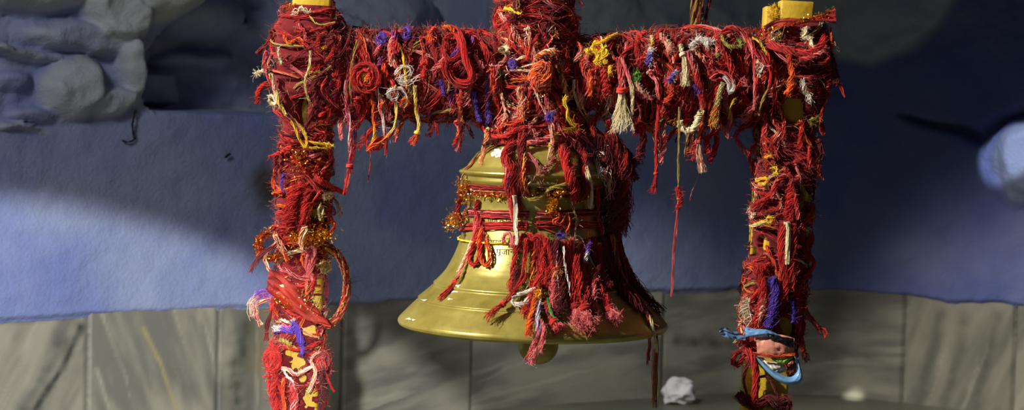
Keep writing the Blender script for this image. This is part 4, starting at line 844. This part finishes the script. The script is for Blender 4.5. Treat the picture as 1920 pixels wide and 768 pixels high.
# dark flank of the bell
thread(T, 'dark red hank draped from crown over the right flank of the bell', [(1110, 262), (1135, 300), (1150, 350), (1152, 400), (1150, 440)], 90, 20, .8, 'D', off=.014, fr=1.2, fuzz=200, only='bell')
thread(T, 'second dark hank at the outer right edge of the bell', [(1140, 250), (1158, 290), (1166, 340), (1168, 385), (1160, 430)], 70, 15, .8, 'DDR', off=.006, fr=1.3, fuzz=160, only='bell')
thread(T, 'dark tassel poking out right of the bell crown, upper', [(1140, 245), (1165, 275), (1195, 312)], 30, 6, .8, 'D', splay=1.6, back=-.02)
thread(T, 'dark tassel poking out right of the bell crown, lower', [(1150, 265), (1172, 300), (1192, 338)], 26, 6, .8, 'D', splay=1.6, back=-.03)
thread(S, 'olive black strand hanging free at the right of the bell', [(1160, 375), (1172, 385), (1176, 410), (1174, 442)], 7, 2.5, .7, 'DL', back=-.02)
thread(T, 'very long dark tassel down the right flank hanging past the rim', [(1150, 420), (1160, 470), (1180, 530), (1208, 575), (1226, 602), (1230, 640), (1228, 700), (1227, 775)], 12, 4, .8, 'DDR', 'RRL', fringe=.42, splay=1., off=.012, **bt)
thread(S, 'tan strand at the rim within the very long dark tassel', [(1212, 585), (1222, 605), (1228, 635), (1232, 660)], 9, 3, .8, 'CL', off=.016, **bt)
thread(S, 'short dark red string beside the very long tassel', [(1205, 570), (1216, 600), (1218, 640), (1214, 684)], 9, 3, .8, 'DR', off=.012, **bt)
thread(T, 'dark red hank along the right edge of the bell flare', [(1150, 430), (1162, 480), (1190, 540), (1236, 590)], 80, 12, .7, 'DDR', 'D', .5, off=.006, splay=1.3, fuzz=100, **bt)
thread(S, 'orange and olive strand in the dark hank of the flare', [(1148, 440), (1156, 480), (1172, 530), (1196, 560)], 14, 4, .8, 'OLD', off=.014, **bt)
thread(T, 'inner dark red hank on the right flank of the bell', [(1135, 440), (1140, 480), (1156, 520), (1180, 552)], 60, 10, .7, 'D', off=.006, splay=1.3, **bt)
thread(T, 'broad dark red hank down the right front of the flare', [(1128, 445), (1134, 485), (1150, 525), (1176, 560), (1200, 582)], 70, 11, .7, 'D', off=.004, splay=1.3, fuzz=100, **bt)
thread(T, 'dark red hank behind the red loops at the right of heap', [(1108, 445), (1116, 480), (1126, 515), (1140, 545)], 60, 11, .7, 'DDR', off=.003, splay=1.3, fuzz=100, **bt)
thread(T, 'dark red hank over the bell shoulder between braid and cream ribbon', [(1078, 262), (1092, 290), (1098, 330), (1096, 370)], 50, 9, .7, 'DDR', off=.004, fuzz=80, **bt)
thread(Cd, 'dark maroon end of cord on the left of the bell crown', [(905, 272), (925, 262), (950, 258), (965, 254)], 20, 5, .8, 'D', back=-.05)
# behind the beam
thread('hanging_rope', 'blurred dark maroon rope of threads hanging behind the crossbeam', [(1308, -80), (1307, -20), (1306, 30), (1306, 80), (1302, 140), (1298, 200), (1294, 255), (1294, 288)], 44, 13, 1.2, 'DDDL', back=.3, fr=1, splay=.7)
thread(S, 'thin dark red thread beside the blurred rope behind the beam', [(1332, -60), (1330, 0), (1324, 30), (1328, 55)], 8, 3, 1., 'D', back=.3)
thread(S, 'tiny pink wisp floating on a hair right of the bell', [(1310, 330), (1300, 352), (1294, 376), (1297, 372)], 2, .8, .35, 'P', back=-.03)
Wp = np.array([wall_hit(x, y, .02) for x, y in ((254, 206), (249, 225), (250, 245), (252, 260), (242, 265), (230, 263))])
g = Geo(); bundle(g, Wp, 4, .002, .0009, 'K', m=20, fr=1.5); tag(g.build('cobweb_string', M_YARN), 'dark dusty string dangling on the wall under the niche corner', 'string')
Wp = np.array([wall_hit(x, y, .02) for x, y in ((422, 295), (427, 291), (432, 288))])
g = Geo(); g.tube(Wp, [.002, .0028, .002], lin((20, 20, 24)), 8); tag(g.build('nail', M_YARN), 'small dark nail in the blue wall left of the stand', 'nail')

# ------------------------------------------------------------------ tinsel
def tinsel(label, pts, n, spread, size=1., pal='gold', off=.01, only=None, back=None, stick=0):
    W_ = catmull(lay(pts, off, back, only), 30); g = Geo()
    cols = {'gold': [(255, 190, 40), (255, 215, 90), (240, 150, 30)], 'red': [(200, 60, 20), (230, 110, 30), (255, 190, 60)], 'silver': [(240, 235, 220), (255, 225, 140), (255, 240, 190)]}[pal]
    for _ in range(n):
        p = W_[rng.integers(30)]+rng.normal(0, spread*PX*.5, 3); d = rng.normal(0, 1, 3); d /= np.linalg.norm(d); e = np.cross(d, rng.normal(0, 1, 3)); e /= np.linalg.norm(e)
        l = rng.uniform(3, 8)*size*PX; wd = rng.uniform(.5, 1.1)*PX; c = lin(cols[rng.integers(3)]); nn = np.cross(d, e)
        s = np.linspace(0, 1, 6)[:, None]; cur = p+d*l*s+nn*l*.35*np.sin(s*math.pi*rng.uniform(.5, 1.6))
        tw = rng.uniform(0, 2.5)*s; side = e*np.cos(tw)+nn*np.sin(tw); P = np.stack([cur-side*wd, cur+side*wd], 1); g.grid(P, c)
    for _ in range(stick):
        p = W_[rng.integers(30)]+rng.normal(0, spread*PX*.3, 3); d = np.array([rng.normal(.5, .25), -.5, rng.normal(.8, .3)]); d /= np.linalg.norm(d)
        l = rng.uniform(10, 26)*PX; g.tube(np.array([p, p+d*l*.5, p+d*l]), .7*PX, lin(cols[1]), 4)
    return tag(g.build('tinsel_bunch', M_TINS), label, 'tinsel')
bk = dict(only='bell')
tinsel('gold tinsel tuft at the upper left of the bell waist', [(872, 338), (870, 352), (876, 368), (868, 376)], 260, 16, 1.1, off=.01, **bk)
tinsel('orange gold tinsel tuft sticking out left of the bell waist', [(868, 402), (856, 410), (848, 420), (846, 412)], 260, 15, 1.1, off=.006, **bk)
tinsel('string of gold tinsel round the front of bell shoulder', [(890, 364), (910, 364), (935, 366), (958, 366)], 260, 6, .9, off=.005, **bk)
tinsel('string of gold tinsel continuing right of the hanks', [(985, 364), (1005, 362), (1020, 364), (1034, 366)], 140, 5, .8, off=.005, **bk)
tinsel('gold tinsel curl in the middle of the bell', [(1058, 356), (1044, 366), (1036, 380), (1034, 392), (1042, 394)], 260, 9, 1., off=.010, **bk)
tinsel('dim gold tinsel at the right of the bell waist', [(1060, 360), (1085, 366), (1105, 362)], 120, 10, 1., off=.006, **bk)
tinsel('orange gold tinsel ball near the top of left post', [(545, 290), (560, 300), (572, 308), (556, 312)], 260, 22, 1.1, 'red', off=.010)
tinsel('broad gold tinsel band round the middle of left post', [(548, 440), (570, 446), (595, 442), (618, 438)], 420, 18, 1.2, off=.010)
tinsel('second strand of gold tinsel at the right of left post', [(600, 458), (612, 470), (616, 490), (606, 494)], 120, 12, 1.1, off=.008)
tinsel('copper red tinsel curl left of the left post', [(505, 436), (492, 444), (484, 460), (494, 478), (512, 484), (530, 470)], 700, 7, 1.2, 'red', back=-.03)
tinsel('little gold tinsel star at the left edge above the copper curl', [(498, 432), (504, 434)], 30, 6, 1.2, 'silver', back=-.03)
tinsel('gold tinsel bristles over the sheer red cloth', [(560, 540), (575, 560), (590, 580), (604, 600)], 60, 18, 1., 'silver', off=.016, stick=12)
tinsel('yellow tinsel edge below the sheer red cloth', [(524, 558), (540, 566), (550, 575)], 120, 9, 1.2, 'gold', off=.012)
tinsel('gold tinsel sprig at the top left of left post', [(536, 15), (548, 12), (552, 20)], 50, 6, 1.2, 'gold', back=-.03)
tinsel('gold glints on the swollen top of left post', [(598, 95), (606, 92), (612, 90)], 30, 4, 1., 'gold', off=.008)
tinsel('gold tinsel edging on the ribbon at the head of right post', [(1430, 62), (1460, 50), (1495, 42), (1530, 32), (1560, 20)], 160, 6, 1., 'gold', off=.018)
tinsel('silver tinsel spray at the head of right post', [(1436, 66), (1452, 70), (1468, 66)], 50, 9, 1.4, 'silver', off=.018, stick=5)
tinsel('silver tinsel wisp at the outer right of post head', [(1545, 30), (1552, 40)], 10, 4, 1.6, 'silver', back=-.05)
tinsel('gold glints low on the column above the bell', [(1030, 158), (1024, 170), (1020, 180)], 30, 5, 1., 'gold', off=.016)

# ------------------------------------------------------------------ cloth strips
def strip(name, label, cat, rows, col, off=.012, m=26, n=10, mat=None, fold=.0025, back=None, th=.0006, crumple=1.):
    """rows: two pixel paths, upper and lower edge of the cloth"""
    A_ = catmull(lay(rows[0], off, back), m); B_ = catmull(lay(rows[1], off, back), m)
    s = np.linspace(0, 1, n)[None, :, None]; P = A_[:, None]*(1-s)+B_[:, None]*s
    uu = np.linspace(0, 1, m)[:, None]; vv = np.linspace(0, 1, n)[None]
    P[..., 1] += fold*crumple*(np.sin(vv*17+uu*3)+.7*np.sin(vv*31-uu*5))+(fbm(uu*6+vv*0, vv*6+uu*0, 3, 5)-.5)*.008*crumple
    P[..., 2] += (fbm(uu*8+vv*0, vv*5+uu*0, 3, 6)-.5)*.004*crumple
    g = Geo(); c = lin(col) if np.ndim(col) == 1 else col
    g.grid(P, c); P2 = P[:, ::-1].copy(); P2[..., 1] += th; g.grid(P2, c if np.ndim(c) == 1 else c[:, ::-1])
    o = g.build(name, mat or M_CLOTH); return tag(o, label, cat)
strip('cloth_strip', 'sheer red cloth pulled slanting across the left post', 'cloth', [[(504, 503), (526, 514), (560, 545), (594, 580), (626, 608)], [(500, 540), (520, 556), (552, 584), (584, 606), (620, 612)]], (150, 34, 18), .016, crumple=2.2)
strip('cloth_strip', 'red gold edged ribbon tied at the head of the right post', 'ribbon', [[(1432, 48), (1460, 36), (1500, 34), (1535, 28), (1566, 14)], [(1434, 64), (1465, 50), (1500, 46), (1535, 42), (1568, 42)]], (170, 36, 34), .016)
# brown-red ribbon loop right of the left post
g = Geo(); Wp = catmull(lay([(612, 462), (630, 474), (645, 500), (650, 530), (646, 565), (636, 590), (620, 606), (606, 610)], back=-.035), 44)
bundle(g, Wp, 90, .0050, .0010, 'DDDDLO', m=44, twist=.8, fr=.3, uneven=0); hairs(g, Wp, rng.normal(0, 1, Wp.shape), 30, .016, .0003, 'DK')
tag(g.build('thread_loop', M_YARN), 'large twisted brown red ring of ribbon standing out right of left post', 'ribbon')

# ------------------------------------------------------------------ printed wrapper on the right post (the printed figure is left out)
wr = empty('plastic_wrapper', on_y(1450, 715, -.05), 'crumpled pink and blue printed plastic wrapper tied on the lower right post', 'wrapper')
def panel(name, rows, col, yb, bulge=.008, m=26, n=14, lab=None, crumple=.003, sd=1):
    A_ = catmull([on_y(x, y, yb) for x, y in rows[0]], m); B_ = catmull([on_y(x, y, yb) for x, y in rows[1]], m)
    s = np.linspace(0, 1, n)[None, :, None]; P = A_[:, None]*(1-s)+B_[:, None]*s; uu = np.linspace(0, 1, m)[:, None]; vv = np.linspace(0, 1, n)[None]
    P[..., 1] += -bulge*np.sin(uu*math.pi)*np.sin(vv*math.pi)+(abs(fbm(uu*7+vv*2, vv*5+sd, 3, sd)-.5)-.1)*crumple*3
    g = Geo(); g.grid(P, lin(col)); P2 = P[:, ::-1].copy(); P2[..., 1] += .0008; g.grid(P2, lin(col)); o = g.build(name, M_WRAP, wr)
    if lab: o['label'] = lab
panel('skin_coloured_panel', [[(1418, 632), (1440, 626), (1470, 628), (1490, 634)], [(1420, 668), (1445, 672), (1470, 672), (1489, 666)]], (206, 138, 118), -.066, lab='pink printed middle of wrapper', sd=3)
panel('blue_border', [[(1396, 612), (1415, 616), (1440, 618), (1462, 628)], [(1398, 630), (1415, 632), (1436, 632), (1452, 634)]], (112, 158, 205), -.068, lab='light blue top edge of wrapper', sd=4)
panel('dark_stripe', [[(1440, 624), (1462, 630), (1488, 634)], [(1440, 634), (1462, 642), (1488, 652)]], (24, 20, 24), -.074, .004, lab='black band printed on wrapper', sd=5)
panel('blue_border', [[(1418, 668), (1438, 684), (1462, 700), (1484, 706), (1496, 692), (1490, 668)], [(1421, 676), (1436, 694), (1456, 712), (1480, 722), (1504, 712), (1498, 672)]], (116, 162, 208), -.070, lab='light blue folded lower edge of wrapper', sd=6)
panel('pale_fold', [[(1426, 672), (1446, 678), (1466, 676)], [(1440, 690), (1456, 700), (1474, 696)]], (206, 200, 186), -.064, lab='whitish folded inner face of wrapper', sd=7)
panel('green_yellow_stripe', [[(1446, 668), (1466, 672), (1484, 660)], [(1448, 676), (1468, 682), (1486, 672)]], (130, 170, 60), -.074, .004, lab='green and yellow strip of wrapper', sd=8)
panel('brown_fold', [[(1478, 676), (1486, 672), (1494, 684)], [(1474, 700), (1484, 704), (1492, 696)]], (110, 48, 34), -.062, lab='brown inside corner of wrapper', sd=9)
thread(S, 'red thread tied across the printed wrapper', [(1412, 662), (1430, 664), (1455, 668), (1490, 664)], 7, 2.5, .9, 'RO', back=-.078)
strip('ribbon_loop', 'wispy pale blue ribbon end sticking out left of the right post', 'ribbon', [[(1348, 618), (1358, 614), (1375, 620), (1398, 626)], [(1352, 628), (1364, 632), (1380, 638), (1398, 638)]], (92, 128, 170), back=-.045, fold=.002, th=.0005)

# ------------------------------------------------------------------ crumpled paper on the floor by the wall
fl = on_z(1273, 757, 0.0)
bm = bmesh.new(); bmesh.ops.create_icosphere(bm, subdivisions=5, radius=1)
for v in bm.verts:
    d = v.co.copy(); k_ = 1
    for s_ in range(7):
        a = Vector((math.sin(s_*2.1+1), math.cos(s_*3.7), math.sin(s_*5.3+2))).normalized(); k_ -= .075*abs(math.sin(d.dot(a)*(2.6+s_*.5)+s_))
    v.co = Vector((d.x*.052*k_*1.0, d.y*.036*k_, max(d.z, -.6)*.046*k_))
lo = min(v.co.z for v in bm.verts)
for v in bm.verts: v.co.z -= lo; v.co.x += .25*max(0, .02-v.co.z)*(-1)
me = bpy.data.meshes.new('crumpled_paper'); bm.to_mesh(me); bm.free()
a = me.color_attributes.new('paint', 'FLOAT_COLOR', 'POINT'); a.data.foreach_set('color', np.tile(np.append(lin((222, 220, 224)), 1), len(me.vertices)).astype(np.float32))
me.materials.append(M_PAPER); o = bpy.data.objects.new('crumpled_paper', me); COL.objects.link(o); o.location = fl+np.array([0, .0, .001])
tag(o, 'white crumpled paper lump lying on the floor against the marble', 'paper')

for o in ROOTS+[wr]:
    if '_o' in o: del o['_o']
